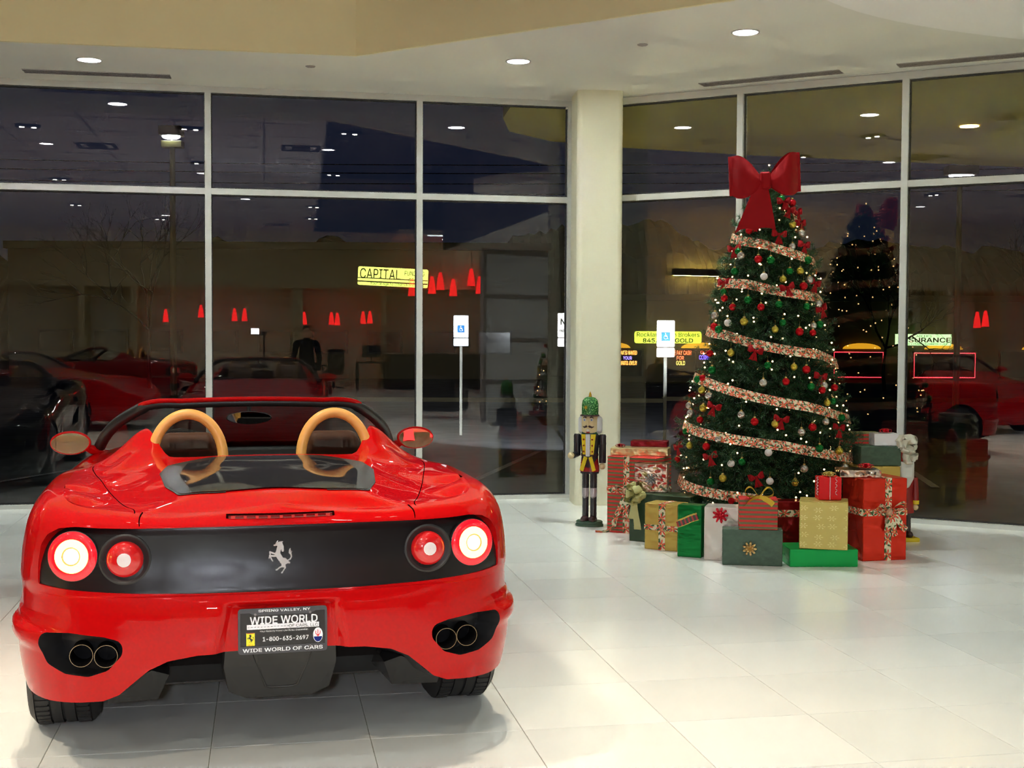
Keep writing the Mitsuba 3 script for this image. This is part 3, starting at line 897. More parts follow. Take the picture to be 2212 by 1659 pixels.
# wheels
def wheel(width, R_, rr):
    prof = [(rr, -width / 2 + .01), (rr + .03, -width / 2), (R_ - .03, -width / 2 + .004), (R_ - .008, -width / 2 + .022)]
    gs = []
    n = 5
    for k in range(n):
        a = -width / 2 + .035 + k * (width - .07) / (n - 1)
        gs += [(R_, a - .006), (R_ - .010, a - .005), (R_ - .010, a + .005), (R_, a + .006)]
    prof += gs + [(R_ - .008, width / 2 - .022), (R_ - .03, width / 2 - .004), (rr + .03, width / 2), (rr, width / 2 - .01), (rr, -width / 2 + .01)]
    t = lathe(prof, 96)
    # cross grooves of the tread as small proud blocks
    blocks = []
    for k in range(60):
        a0 = k * 2 * math.pi / 60
        for j, (za, zb) in enumerate(((-width / 2 + .045, -width / 2 + .075), (width / 2 - .075, width / 2 - .045))):
            b_ = trimesh.creation.box((.004, .022, abs(zb - za) + .02)); b_.apply_translation([R_ + .001, 0, (za + zb) / 2]); b_.apply_transform(rot([0, 0, 1], math.degrees(a0 + j * .05))); blocks.append(b_)
    rimm = [lathe([(rr + .002, -width / 2 + .012), (rr - .012, -width / 2 + .02), (rr - .03, 0), (rr - .012, width / 2 - .02), (rr + .002, width / 2 - .012)], 64)]
    for k in range(5):
        a = k * 2 * math.pi / 5
        sp = m3.Manifold.batch_hull([m3.Manifold.sphere(.022, 10).translate((.05 * math.cos(a), .05 * math.sin(a), width * .36)), m3.Manifold.sphere(.03, 10).translate(((rr - .02) * math.cos(a + .1), (rr - .02) * math.sin(a + .1), width * .40)), m3.Manifold.sphere(.03, 10).translate(((rr - .02) * math.cos(a - .1), (rr - .02) * math.sin(a - .1), width * .40))])
        q = sp.to_mesh(); rimm.append(tm(q.vert_properties[:, :3], q.tri_verts))
    rimm.append(mv(trimesh.creation.cylinder(.06, .05, sections=24), 0, 0, width * .36))
    return cat(t, *blocks), cat(*rimm)


def wheel_at(meshes, x, y, z):
    sg = 1 if x > 0 else -1
    return [mv(xf(m, rot([0, 1, 0], 90 * sg)), x, y, z) for m in meshes]


rw = wheel(.270, .335, .225); fw = wheel(.21, .32, .222)

# underside: diffuser, crash bar, plates
def hullm(pts): return trimesh.convex.convex_hull(np.array(pts, float))


fin = hullm([(-.20, -.79, .44), (.20, -.79, .44), (-.205, -.76, .37), (.205, -.76, .37), (-.185, -.70, .262), (.185, -.70, .262), (-.12, -.69, .232), (.12, -.69, .232), (-.2, -.2, .22), (.2, -.2, .22), (-.2, -.2, .40), (.2, -.2, .40)])
meshp = [(-.105, .425), (.115, .425), (.066, .282), (.045, .275), (-.035, .275), (-.052, .282)]
mesh_panel = cat(prism(Polygon(meshp), -.004, .004))
_Mf = np.eye(4)
fn = np.array([0, -(.44 - .255), -(.79 - .70)]); fn = np.array([0, -.9, -.43]); fn /= np.linalg.norm(fn)


def on_fin(x, z):
    t = np.interp(z, [.262, .37, .44], [-.70, -.76, -.79]); return t


mesh_tri = trimesh.creation.triangulate_polygon(Polygon(meshp).segmentize(.02), engine='earcut')
mv3 = np.array([(x, on_fin(x, z) - .004, z) for x, z in mesh_tri[0]])
mesh_panel = tm(mv3, mesh_tri[1])
mesh_edge = tube([(x, on_fin(x, z) - .004, z) for x, z in meshp], .005, 6, closed=True)


def tunnel(sg):
    """curved black side of the under-body channel behind the painted corner"""
    q = []
    for (x, z) in ((.20, .452), (.33, .447), (.42, .425), (.485, .388), (.54, .33), (.59, .300), (.66, .275), (.80, .268)):
        p = XYZ_sz(np.array([float(S_X(x))]), np.array([z]), .012)[0]
        q.append([[sg * p[0], p[1], p[2]], [sg * (p[0] - .005), p[1] + .05, p[2] - .012], [sg * (p[0] - .05), -.45, max(.215, p[2] - .07)], [sg * (p[0] - .07), -.25, .19]])
    return grid(np.array(q))


tunnels = [tunnel(-1), tunnel(1)]
pods = [hullm([(sg * .40, -.66, .33), (sg * .46, -.70, .36), (sg * .62, -.66, .275), (sg * .44, -.60, .225), (sg * .62, -.60, .22), (sg * .40, -.3, .24), (sg * .62, -.3, .2), (sg * .40, -.3, .33)]) for sg in (-1, 1)]
crash = cat(box(-.48, .48, -.52, -.47, .325, .372), *[mv(trimesh.creation.icosphere(2, .012), x, -.53, z) for x in (-.40, .40) for z in (.34, .36)])
floorpan = box(-.60, .60, -.20, 3.3, .17, .20)
tub = cat(box(-.62, .62, -.20, .3, .20, .93), box(-.6, .6, 1.9, 3.3, .16, .55))

plate_y = XYZ_sz(np.array([0.0]), np.array([.52]))[0, 1] - .012
CAR_M = rz(14.411, -1.04, 5.397, 0)
car_group = {}


def horse2d():
    """prancing horse in a 1 x 1 box, x right, y up"""
    chains = [([(560, 505), (660, 490)], 30), ([(650, 470), (770, 440)], 58), ([(800, 450), (840, 560), (850, 700)], 44), ([(770, 480), (715, 640), (680, 780)], 78), ([(670, 800), (760, 960), (850, 1090)], 92),
              ([(900, 1040), (930, 1090)], 96), ([(600, 810), (520, 780), (410, 735)], 30), ([(405, 740), (420, 845)], 22), ([(640, 880), (520, 880), (400, 860)], 30), ([(400, 865), (380, 945)], 20), ([(425, 890), (460, 990), (500, 1050)], 22),
              ([(870, 1120), (860, 1230)], 60), ([(850, 1235), (740, 1285), (640, 1360)], 22), ([(940, 1130), (1040, 1110), (1070, 1130)], 36), ([(900, 1180), (925, 1300)], 34), ([(925, 1300), (880, 1380), (820, 1465)], 17), ([(640, 1360), (620, 1365)], 26), ([(820, 1465), (810, 1470)], 26),
              ([(1000, 1060), (1110, 1000), (1150, 920), (1140, 840), (1080, 790)], 24), ([(1080, 790), (1075, 720), (1110, 640)], 18), ([(1100, 790), (1130, 700)], 13), ([(1130, 800), (1165, 740)], 12), ([(640, 400), (680, 360)], 18), ([(730, 400), (850, 385)], 16)]
    g = shapely.union_all([shapely.LineString(c).buffer(r) for c, r in chains]).buffer(8).buffer(-8).simplify(2)
    g = shapely.affinity.translate(g, -770, -910)
    return shapely.affinity.scale(g, 1e-3, -1e-3, origin=(0, 0))


HORSE = horse2d()


def extr(g, th):
    return cat(*[trimesh.creation.extrude_polygon(q, th) for q in getattr(g, 'geoms', [g])])


def bevelled(g, th, b, scale):
    g = shapely.affinity.scale(g, scale, scale, origin=(0, 0))
    lay = [extr(g.buffer(-b * k), th * (1 - .0) / 3) for k in (0, .5, 1.0)]
    return cat(*[mv(m, 0, 0, th / 3 * k) for k, m in enumerate(lay)])


def text_at(txt, h, w=None, bold=False, depth=.0006):
    m = meshkit.text_mesh(txt, h, depth, bold)
    b = m.bounds; m.apply_translation([-b[0, 0], -b[0, 1] if False else 0, 0])
    if w:
        m.apply_scale([w / (m.bounds[1, 0] - m.bounds[0, 0]), 1, 1])
    m.apply_translation([-(m.bounds[1, 0] + m.bounds[0, 0]) / 2, 0, 0])
    return m


def lamp_meshes(x, z, lit):
    p, n = on_tail(x, z, .008)
    n = n * .6 + np.array([0, -1, 0.06]) * .4
    M = frame_to(p + n * .002, n)
    out = {}
    out['bezel'] = xf(lathe([(.090, -.010), (.090, .002), (.084, .005), (.078, .002), (.070, -.004), (.062, -.006)], 48), M)
    if lit:
        out['lens'] = xf(lathe([(.088, .003), (.080, .010), (.070, .013), (.0605, .014)], 48), M)
        out['ring'] = xf(lathe([(.0605, .012), (.059, .018), (.046, .021), (.033, .019)], 48), M)
        out['gap'] = xf(lathe([(.0335, .0165), (.0315, .0175), (.0285, .0165)], 32), M)
        out['reverse'] = xf(lathe([(.0287, .0165), (.015, .021), (.0005, .022)], 32), M)
    else:
        out['lens'] = xf(lathe([(.064, -.006), (.062, .012), (.052, .024), (.036, .031), (.0245, .033)], 48), M)
        out['reverse'] = xf(lathe([(.0245, .0325), (.014, .036), (.0005, .0365)], 32), M)
    return out


LAMPS = [(-.740, .797, True), (.740, .795, True), (-.556, .787, False), (.556, .787, False)]
mat('m_ring_lamp', diffuse((.6, .4, .2)))
_pm = T()


def assemble(key, M, paint, full, seen=True):
    P_ = lambda nm, m, b, sm=False, **k: part(key, nm, m, b, sm, to_world=M, **k)
    P_('body', SH['body'](paint), None)
    P_('rear_panel', SH['panel'], None, label='black mesh rear panel' if full else None)
    P_('panel_rim', SH['panel_rim'](paint), None)
    for q in SH['lining']: P_('exhaust_recess', q, None)
    P_('underside', SH['under'], None)
    P_('cabin', SH['cabin'], None)
    P_('dashboard', SH['dash'], None)
    P_('windscreen_frame', SH['frame'], None)
    P_('header_rail', SH['header'](paint), None)
    P_('windscreen', SH['ws'], None)
    for i, nm in enumerate(('seat', 'seat')): P_('seat', SH['seat'][i], None)
    for w in SH['wheels']:
        k = P_('wheel', w[0], None)
        put(unique(f'{k}__rim'), w[1], M)
    for sg in (0, 1):
        k = P_('wing_mirror', SH['mir'][sg][0](paint), None)
        put(unique(f'{k}__mirror_glass'), SH['mir'][sg][1], M); put(unique(f'{k}__arm'), SH['mir'][sg][2](paint), M)
    for sg in (0, 1):
        k = P_('roll_hoop', SH['hoop'][sg], None, label='tan leather roll hoop' if full else None)
        put(unique(f'{k}__wind_screen'), SH['screen'][sg], M)
    P_('engine_window', SH['engine'], None, label='dark glossy engine window' if full else None)
    for g in SH['grilles']: P_('engine_grille', g, None)
    P_('window_trim', SH['gl_frame'], None)
    for q in SH['seams']: P_('panel_seam', q, None)
    for l in SH['lamps']:
        k = P_('tail_lamp', l['bezel'], None)
        for nm in ('lens', 'reverse', 'ring', 'gap'):
            if nm not in l: continue
            sh = dict(l[nm])
            if full and nm == 'ring': sh['emitter'] = {'type': 'area', 'radiance': rgb(6.0, 4.3, 0.36), 'sampling_weight': 0.25}
            if full and nm == 'gap': sh['emitter'] = {'type': 'area', 'radiance': rgb(.55, .17, .01), 'sampling_weight': 0.01}  # orange light of the ring put into the groove as emission
            if full and nm == 'reverse' and 'ring' in l: sh['emitter'] = {'type': 'area', 'radiance': rgb(.50, 0.37, 0.35), 'sampling_weight': 0.02}
            if full and nm == 'lens' and 'ring' in l: sh['emitter'] = {'type': 'area', 'radiance': rgb(0.62, 0.0, 0.008), 'sampling_weight': 0.05}  # red halo round the lit ring put into the lens as glow
            put(unique(f"{k}__{ {'lens': 'lens', 'reverse': 'reversing_lens', 'ring': 'lit_ring', 'gap': 'amber_ring'}[nm]}"), sh, M)
    if not full: return
    P_('brake_light', brake_lens, 'm_brake_lens', 30, label='slim high-level brake light')
    bk = f'{key}__brake_light'
    part(bk, 'surround', brake_frame, 'm_seam', 30, to_world=M)
    for c in brake_leds: part(bk, 'led', c, 'm_red_led', to_world=M)
    for (x, z) in ((-.703, .447), (-.617, .447), (.620, .442), (.706, .444)):
        p, n = on_tail(x, z, .012)
        k = P_('exhaust_pipe', xf(lathe([(.036, -.12), (.036, -.01), (.0395, -.002), (.0405, .002), (.0395, .005), (.0375, .004), (.037, -.01), (.036, -.12)], 40), frame_to(p, np.array([0, -1, 0.02]))), 'm_matt_black', 40)
        part(k, 'chrome_rim', xf(lathe([(.0375, .003), (.0385, .0065), (.0400, .0065), (.041, .003)], 40), frame_to(p, np.array([0, -1, 0.02]))), 'm_pipe', 40, to_world=M)
    k = P_('diffuser_fin', fin, 'm_black_plastic', False, label='black plastic centre fin under the tail')
    part(k, 'mesh_screen', mesh_panel, 'm_grille_dark', to_world=M); part(k, 'screen_edge', mesh_edge, 'm_black_plastic', True, to_world=M)
    for t_ in tunnels: P_('diffuser_tunnel', t_, 'm_black_plastic', True)
    for t_ in pods: P_('strake', t_, 'm_black_plastic', False)
    P_('crash_bar', crash, 'm_matt_black', 30)
    P_('steering_wheel', cat(wheel_rim_st, wheel_spokes), 'm_black_plastic', 40)
    # rear-view mirror
    c = np.array([-.013, 1.30, 1.150])
    sh_ = trimesh.creation.icosphere(3, 1.0); v = sh_.vertices * [.118, .03, .034]; v[:, 1] = np.where(v[:, 1] < -.008, -.008, v[:, 1]); sh_.vertices = v + c
    k = P_('rear_view_mirror', cat(sh_, tube([c + [0, .01, .03], c + [0, .03, .10]], .010, 8)), 'm_black_plastic', 40)
    e = np.array([(c[0] + .112 * math.cos(a), c[1] - .0095, c[2] + .031 * math.sin(a)) for a in np.linspace(0, 2 * np.pi, 49)[:-1]])
    gl_ = tm(np.vstack([[c + [0, -.0095, 0]], e]), [[0, 1 + (q + 1) % 48, 1 + q] for q in range(48)])
    gl_.apply_translation(-c); gl_.apply_transform(rot([1, 0, 0], 2)); gl_.apply_transform(rot([0, 0, 1], -4)); gl_.apply_translation(c + [0, -.004, 0])
    part(k, 'mirror_glass', gl_, 'm_mirror', to_world=M)
    # emblem
    p, n = on_tail(-.003, .780, .008)
    P_('horse_emblem', xf(bevelled(HORSE, .009, .0018, .104), frame_to(p + n * .0005, n)), 'm_chrome', False, label='chrome prancing horse emblem')
    # number plate
    yb = plate_y
    Mp = frame_to(np.array([.002, yb - .004, .520]), np.array([0, -1, 0.05]))
    W_, H_ = .318, .164
    outer = Polygon([(-W_ / 2, -H_ / 2), (W_ / 2, -H_ / 2), (W_ / 2, H_ / 2), (-W_ / 2, H_ / 2)]).buffer(-.012).buffer(.012)
    win = Polygon([(-.151, -.054), (.151, -.054), (.151, .066), (.118, .066), (.100, .057), (-.100, .057), (-.118, .066), (-.151, .066)])
    k = P_('number_plate', xf(mv(extr(outer.buffer(-.004), .003), 0, 0, -.002), Mp), 'm_plate_black', label='black dealer plate with white print in a dark frame')
    lay = lambda m, z, b, nm: part(k, nm, xf(mv(m, 0, 0, z), Mp), b, to_world=M)
    part(k, 'plate_frame', xf(mv(extr(outer.difference(win), .0045), 0, 0, 0), Mp), 'm_plate_frame', to_world=M)
    L_ = lambda t, h, w, x, y, b=False: mv(text_at(t, h, w, b), x, y, 0)
    lay(L_('SPRING VALLEY, NY', .0085, .185, .006, .0685, True), .0045, 'm_print_white', 'frame_lettering')
    lay(L_('WIDE WORLD OF CARS', .0125, .286, .0, -.074, True), .0045, 'm_print_white', 'frame_lettering')
    lay(cat(L_('WIDE WORLD', .0265, .242, .004, .0245, True), extr(Polygon([(-.128, .006), (.130, .006), (.130, .0235), (-.128, .0235)]), .0005), L_('Your Country Motor Car Group Dealership', .006, .172, .004, -.0045, False), L_('1-800-635-2697', .0145, .164, .010, -.0375, True)), .001, 'm_print_white', 'plate_lettering')
    lay(cat(L_('OF CARS, LLC', .0105, .104, .074, .0085), *[mv(extr(Polygon([(0, 0), (.007, 0), (.007, .0014), (0, .0014)]), .0005), -.126 + .0118 * i, .0135, 0) for i in range(13)]), .0016, 'm_plate_black', 'dark_lettering')
    lay(mv(extr(Polygon([(-.015, -.023), (.015, -.023), (.015, .023), (-.015, .023)]), .0006), -.115, -.029, 0), .001, 'm_print_yellow', 'yellow_badge')
    lay(mv(extr(shapely.affinity.scale(HORSE, .027, .027, origin=(0, 0)), .0005), -.115, -.026, 0), .0017, 'm_plate_black', 'badge_horse')
    lay(mv(cat(extr(Polygon([(-.014, 0), (.014, 0), (.014, .0015), (-.014, .0015)]), .0005), L_('FERRARI', .003, .02, 0, -.043)), -.115, -.0075, 0), .0017, 'm_badge_red', 'badge_stripe')
    ov = shapely.affinity.scale(Point(0, 0).buffer(1, quad_segs=24), .0175, .0265)
    lay(mv(extr(ov, .0006), .126, -.024, 0), .001, 'm_print_white', 'oval_badge')
    lay(mv(extr(shapely.affinity.scale(ov, .9, .93).intersection(shapely.geometry.box(-1, -1, 1, -.006)), .0005), .126, -.024, 0), .0017, 'm_badge_blue', 'oval_field')
    tri = shapely.union_all([shapely.LineString(c).buffer(.0011) for c in ([(0, -.006), (0, .018)], [(-.008, .014), (-.0075, .004), (-.003, .001), (0, .001)], [(.008, .014), (.0075, .004), (.003, .001), (0, .001)], [(-.004, -.002), (.004, -.002)])])
    lay(mv(extr(tri, .0005), .126, -.024, 0), .0018, 'm_badge_red', 'trident')
    for x, y in ((-.098, .0605), (.098, .0605), (.098, -.0615)):
        part(k, 'screw', xf(mv(trimesh.creation.cylinder(.0045, .002, sections=16), x, y, .005), Mp), 'm_plate_screw', to_world=M)


mat('m_plate_black', principled((.010, .010, .012), .18, 0, .6))
mat('m_plate_frame', principled((.06, .06, .068), .35, 0.3))
mat('m_plate_screw', principled((.2, .18, .18), .4, .5))
mat('m_print_white', diffuse((.86, .87, .92)))
mat('m_print_yellow', diffuse(srgb(238, 226, 70)))
mat('m_badge_red', diffuse(srgb(214, 40, 60)))
mat('m_badge_blue', diffuse(srgb(40, 50, 120)))
mat('m_brake_lens', principled((.16, .001, .002), .08, 0, .6))
mat('m_red_led', principled(srgb(190, 34, 30), .2))
mat('m_grille_dark', two({'type': 'principled', 'base_color': mikit.proc(lambda p, n, uv: mi.Color3f(.012) * dr.select(((p.x * 200 - dr.floor(p.x * 200)) < .5) ^ ((p.z * 200 - dr.floor(p.z * 200)) < .5), 2.2, .3)), 'roughness': .4}))

# high-level brake lamp across the lip
def lip_line(x, dz, e):
    s = np.array([float(S_X(x))]); p = XYZ_sz(s, np.array([.9265 + dz]), e)[0]
    return p


bx = np.linspace(-.188, .188, 33)
brake_lens = tube(np.array([lip_line(x, 0, -.001) for x in bx]), .0088, 10)
brake_frame = tube(np.array([lip_line(x, 0, .0035) for x in np.linspace(-.196, .196, 33)]), .0120, 10)
brake_leds = [mv(trimesh.creation.box((.016 if abs(i) == 4 else .011, .004, .010)), *(lip_line(x, 0, -.0090))) for i, x in zip(range(-4, 5), np.linspace(-.172, .172, 9))]

col_of = lambda m, sm: (lambda paint: {**m, 'bsdf': {'type': 'ref', 'id': paint}})
_b = lambda m, sm=35: (lambda sh: (lambda paint: {**sh, 'bsdf': {'type': 'ref', 'id': paint}}))(shape(m, 'm_red_paint', sm))
SH = {
    'body': _b(body, 32), 'panel': shape(panel_m, 'm_grille', True, uv=panel_uv), 'panel_rim': _b(panel_rim, 60), 'lining': [shape(q, 'm_black_plastic', 60) for q in recess],
    'under': shape(cat(floorpan, tub, arch_lining, scoop_back, under_edge), 'm_black_plastic', 40), 'cabin': shape(cabin, 'm_wool_black'), 'dash': shape(cat(dash, binn), 'm_black_plastic', 30),
    'frame': shape(pillar_black, 'm_black_plastic', True), 'header': _b(header_red, True), 'ws': shape(ws_m, 'm_windshield', True),
    'seat': [shape(cat(*seat(c)), 'm_seat_leather', 40) for c in (-.325, .325)],
    'wheels': [[shape(q, b_, 40) for q, b_ in zip(wheel_at(ms, x, y, z), ('m_tyre', 'm_rim'))] for ms, x, y, z in ((rw, -.808, 0, .335), (rw, .808, 0, .335), (fw, -.83, 2.6, .32), (fw, .83, 2.6, .32))],
    'mir': [[_b(q[0], 40), shape(q[1], 'm_mirror'), _b(q[2], True)] for q in (wing_mirror(-1), wing_mirror(1))],
    'hoop': [shape(hoop_m[c], 'm_tan_leather', True) for c in (-.325, .325)], 'screen': [shape(screen(hoops[c]), 'm_screen') for c in (-.325, .325)],
    'engine': shape(glass_m, 'm_car_glass', True), 'grilles': [shape(g, 'm_grille_dark', True) for g in grilles], 'gl_frame': shape(gl_frame, 'm_black_plastic', True), 'seams': [shape(q, 'm_seam', True) for q in seams],
    'lamps': [{nm: shape(q, {'bezel': 'm_black_plastic', 'lens': 'm_red_lens', 'reverse': 'm_clear_lens', 'ring': 'm_ring_lamp', 'gap': 'm_ring_lamp'}[nm], 50) for nm, q in lamp_meshes(*l).items()} for l in LAMPS],
}
car = thing('sports_car', 'red open-top sports car seen from behind with its tail lamps lit', 'car')
assemble(car, CAR_M, 'm_red_paint', True)
# ================================================================== THE TREE
TC = np.array([1.985, 9.90])
_tz = np.array([.12, .20, .27, .52, .773, 1.133, 1.457, 1.673, 1.89, 2.21, 2.465, 2.68, 2.86])
_tr = np.array([.48, .58, .62, .66, .64, .585, .49, .44, .395, .33, .22, .11, .02])
TR = lambda z: np.interp(z, _tz, _tr)


def on_tree(phi, z, off=0.0):
    a = math.radians(phi); r = TR(z) + off
    return np.array([TC[0] + r * math.sin(a), TC[1] - r * math.cos(a), z])


mat('m_needle_a', two({'type': 'principled', 'base_color': mikit.proc(lambda p, n, uv: mikit.mix(srgb(16, 44, 24), srgb(44, 82, 44), mikit.noise(p.x * 23, p.y * 23, p.z * 23))), 'roughness': .5, 'specular': .4}))
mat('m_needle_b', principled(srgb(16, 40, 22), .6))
mat('m_trunk', diffuse(srgb(52, 38, 24)))
tree = thing('christmas_tree', 'tall decorated artificial Christmas tree standing in front of the right windows', 'christmas tree')
trng = np.random.default_rng(21)
nV, nF = [], []
stems = []


def needles(p0, p1, count, ln, spread=1.0):
    """flat needles round a twig from p0 to p1"""
    t = trng.uniform(0.05, 1.0, count)
    ax = p1 - p0; L = np.linalg.norm(ax); ax = ax / L
    r = np.cross(ax, [0.3, 0.2, 1.0]); r /= np.linalg.norm(r); q = np.cross(ax, r)
    a = trng.uniform(0, 2 * np.pi, count)
    rad = np.cos(a)[:, None] * r + np.sin(a)[:, None] * q
    d = rad * spread + ax * trng.uniform(.35, .95, count)[:, None]
    d /= np.linalg.norm(d, axis=1, keepdims=True)
    base = p0 + (p1 - p0) * t[:, None]
    ll = ln * trng.uniform(.7, 1.15, count)[:, None] * (1.05 - .35 * t[:, None])
    side = np.cross(d, trng.normal(size=(count, 3))); side /= np.linalg.norm(side, axis=1, keepdims=True) + 1e-9
    w = .0022
    v = np.stack([base - side * w, base + side * w, base + d * ll], 1)
    return v.reshape(-1, 3)


allv = []
z = .24
levels = np.concatenate([np.linspace(.20, 1.5, 19), np.linspace(1.56, 2.72, 21)])
for li, z0 in enumerate(levels):
    R0 = float(TR(z0))
    nb = max(5, int(9 + 26 * R0))
    ph0 = trng.uniform(0, 6.28)
    for k in range(nb):
        a = ph0 + k * 2 * math.pi / nb + trng.normal(0, .08)
        R_ = R0 * trng.uniform(.84, 1.10) + trng.normal(0, .012)
        d = np.array([math.cos(a), math.sin(a), 0])
        tip = np.array([TC[0], TC[1], z0 - .10 * R_ + trng.normal(0, .02)]) + d * R_
        root = np.array([TC[0], TC[1], z0 + .05 + .12 * R_])
        stems.append((root, tip))
        m0 = root + (tip - root) * .30
        allv.append(needles(m0, tip, int(40 + 90 * R_), .050))
        for j in range(int(2 + 8 * R_)):
            t = trng.uniform(.4, .97)
            b0 = root + (tip - root) * t
            sd = np.array([-d[1], d[0], 0]) * trng.choice([-1, 1])
            tv = d * trng.uniform(.35, .8) + sd * trng.uniform(.3, .9) + np.array([0, 0, trng.uniform(-.15, .45)])
            tv /= np.linalg.norm(tv)
            b1 = b0 + tv * (.07 + .13 * R_) * trng.uniform(.6, 1.1)
            rr_ = np.hypot(*(b1[:2] - TC)); lim = R0 * 1.13 + .02
            if rr_ > lim: b1[:2] = TC + (b1[:2] - TC) * lim / rr_
            allv.append(needles(b0, b1, 46, .046))
for k in range(24):
    a = trng.uniform(0, 6.28); b0 = np.array([TC[0], TC[1], 2.66 + .007 * k]); b1 = b0 + np.array([.05 * math.cos(a), .05 * math.sin(a), .07])
    allv.append(needles(b0, b1, 34, .035))
V = np.concatenate(allv)
part(tree, 'foliage', tm(V, np.arange(len(V)).reshape(-1, 3)), 'm_needle_a', kind='stuff', label='dark green artificial needles')
part(tree, 'branch', cat(*[tube([a, b], [.006, .002], 3, caps=False) for a, b in stems]), 'm_trunk', kind='stuff')
part(tree, 'trunk', lathe([(.034, 0.0), (.034, 1.2), (.02, 2.4), (.006, 2.86)], 12), 'm_trunk', 40, to_world=rz(0, *TC, 0))
part(tree, 'stand', cat(lathe([(.05, .0), (.05, .16), (.04, .16)], 16), *[xf(tube([(0, 0, .10), (.30, 0, .012)], .012, 6), rot([0, 0, 1], 90 * k + 20)) for k in range(4)]), 'm_needle_b', 30, to_world=rz(0, *TC, 0))
# darker inner needles keep the tree from being seen through
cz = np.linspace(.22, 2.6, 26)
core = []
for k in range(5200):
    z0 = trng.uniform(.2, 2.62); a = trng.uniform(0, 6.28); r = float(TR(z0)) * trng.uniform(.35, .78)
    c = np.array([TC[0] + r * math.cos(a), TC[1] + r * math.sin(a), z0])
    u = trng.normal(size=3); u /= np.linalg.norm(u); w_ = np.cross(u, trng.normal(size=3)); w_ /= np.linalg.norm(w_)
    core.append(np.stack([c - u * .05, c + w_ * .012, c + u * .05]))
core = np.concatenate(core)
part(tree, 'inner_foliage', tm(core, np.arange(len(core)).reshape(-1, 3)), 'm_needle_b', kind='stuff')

# ------------------------------------------------------------ poinsettia ribbon
def poinsettia(scale=1.0):
    cream, red, green = srgb(232, 222, 188), srgb(196, 52, 40), srgb(62, 84, 48)

    def fn(p, n, uv):
        u, v = uv.x / (.078 * scale), uv.y / (.062 * scale)
        col = mi.Color3f(cream)
        for k, (size, ou, ov) in enumerate(((.43, 0.0, .15), (.26, .5, .68))):
            cx, cy = dr.floor(u + ou), dr.floor(v + ov)
            jx = (mikit.cell_rand(cx, cy, 3 + k) - .5) * .22; jy = (mikit.cell_rand(cx, cy, 7 + k) - .5) * .22
            x, y = (u + ou - cx - .5 - jx), (v + ov - cy - .5 - jy) * .9
            r = dr.sqrt(x * x + y * y); a = dr.atan2(y, x) + mikit.cell_rand(cx, cy, 11 + k) * 6.28
            leaf = .52 * (.55 + .45 * dr.abs(dr.cos(a * 1.5 + 1.0)))
            lr = r / leaf
            col = dr.select((lr < 1.0) & (dr.cos(a * 3 + 2.0) > .86), mi.Color3f(green), col)
            star = size * (.62 + .38 * dr.cos(a * 6))
            s = mikit.mix(red, srgb(226, 92, 62), mikit.noise(r * 14, a * 3))
            col = dr.select(r < star, mi.Color3f(s), col)
            col = dr.select(r < .07, mi.Color3f(srgb(220, 180, 90)), col)
        return col
    return fn


mat('m_poinsettia', two({'type': 'principled', 'base_color': mikit.proc(poinsettia(1.0)), 'roughness': .5, 'specular': .3}))
mat('m_poinsettia_big', two({'type': 'principled', 'base_color': mikit.proc(poinsettia(1.25)), 'roughness': .5, 'specular': .3}))
ang_z = [(90, 2.454), (-90 + 360, 2.365), (90 + 360, 2.131), (-90 + 720, 2.027), (90 + 720, 1.836), (-90 + 1080, 1.648), (90 + 1080, 1.385), (-90 + 1440, 1.280), (90 + 1440, .958), (-90 + 1800, .901), (90 + 1800, .648), (-90 + 2160, .477), (60 + 2160, .30)]
az = np.array([(40, 2.50)] + ang_z, float)
tt = np.arange(40, 2220, 4.0)
rzv = PchipInterpolator(az[:, 0], az[:, 1])(tt) - .018 * np.abs(np.sin(np.radians(tt * 2.1)))
pts = np.array([on_tree(t, zz, .022 + .012 * math.sin(t * .07)) for t, zz in zip(tt, rzv)])
sid = np.tile(np.array([0, 0, 1.0]), (len(pts), 1)); rad_ = (pts - np.array([*TC, 0])) * [1, 1, 0]; rad_ /= np.linalg.norm(rad_, axis=1, keepdims=True)
sid = sid - rad_ * .28; sid /= np.linalg.norm(sid, axis=1, keepdims=True)
m_, uv_ = ribbon_strip(pts, sid, .074, .0015)
solo('ribbon_garland', m_, 'm_poinsettia', 'long cream ribbon with red poinsettias wound round the Christmas tree', 'ribbon', smooth=True, uv=uv_)

# ------------------------------------------------------------ baubles
BALL = {'r': ('red', mat('m_ball_red', two({'type': 'principled', 'base_color': rgb(*srgb(190, 14, 26)), 'roughness': .14, 'metallic': .75, 'specular': .6}))),
        'g': ('green', mat('m_ball_green', two({'type': 'principled', 'base_color': rgb(*srgb(8, 104, 42)), 'roughness': .14, 'metallic': .75, 'specular': .6}))),
        'y': ('gold', mat('m_ball_gold', two({'type': 'principled', 'base_color': rgb(*srgb(216, 196, 78)), 'roughness': .16, 'metallic': .9, 'specular': .6}))),
        's': ('silver', mat('m_ball_silver', two({'type': 'principled', 'base_color': rgb(*srgb(226, 226, 222)), 'roughness': .12, 'metallic': .95, 'specular': .6}))),
        'w': ('matt white', mat('m_ball_white', two({'type': 'principled', 'base_color': rgb(*srgb(226, 222, 216)), 'roughness': .4, 'specular': .5})))}
mat('m_cap', principled(srgb(200, 180, 110), .3, .9))
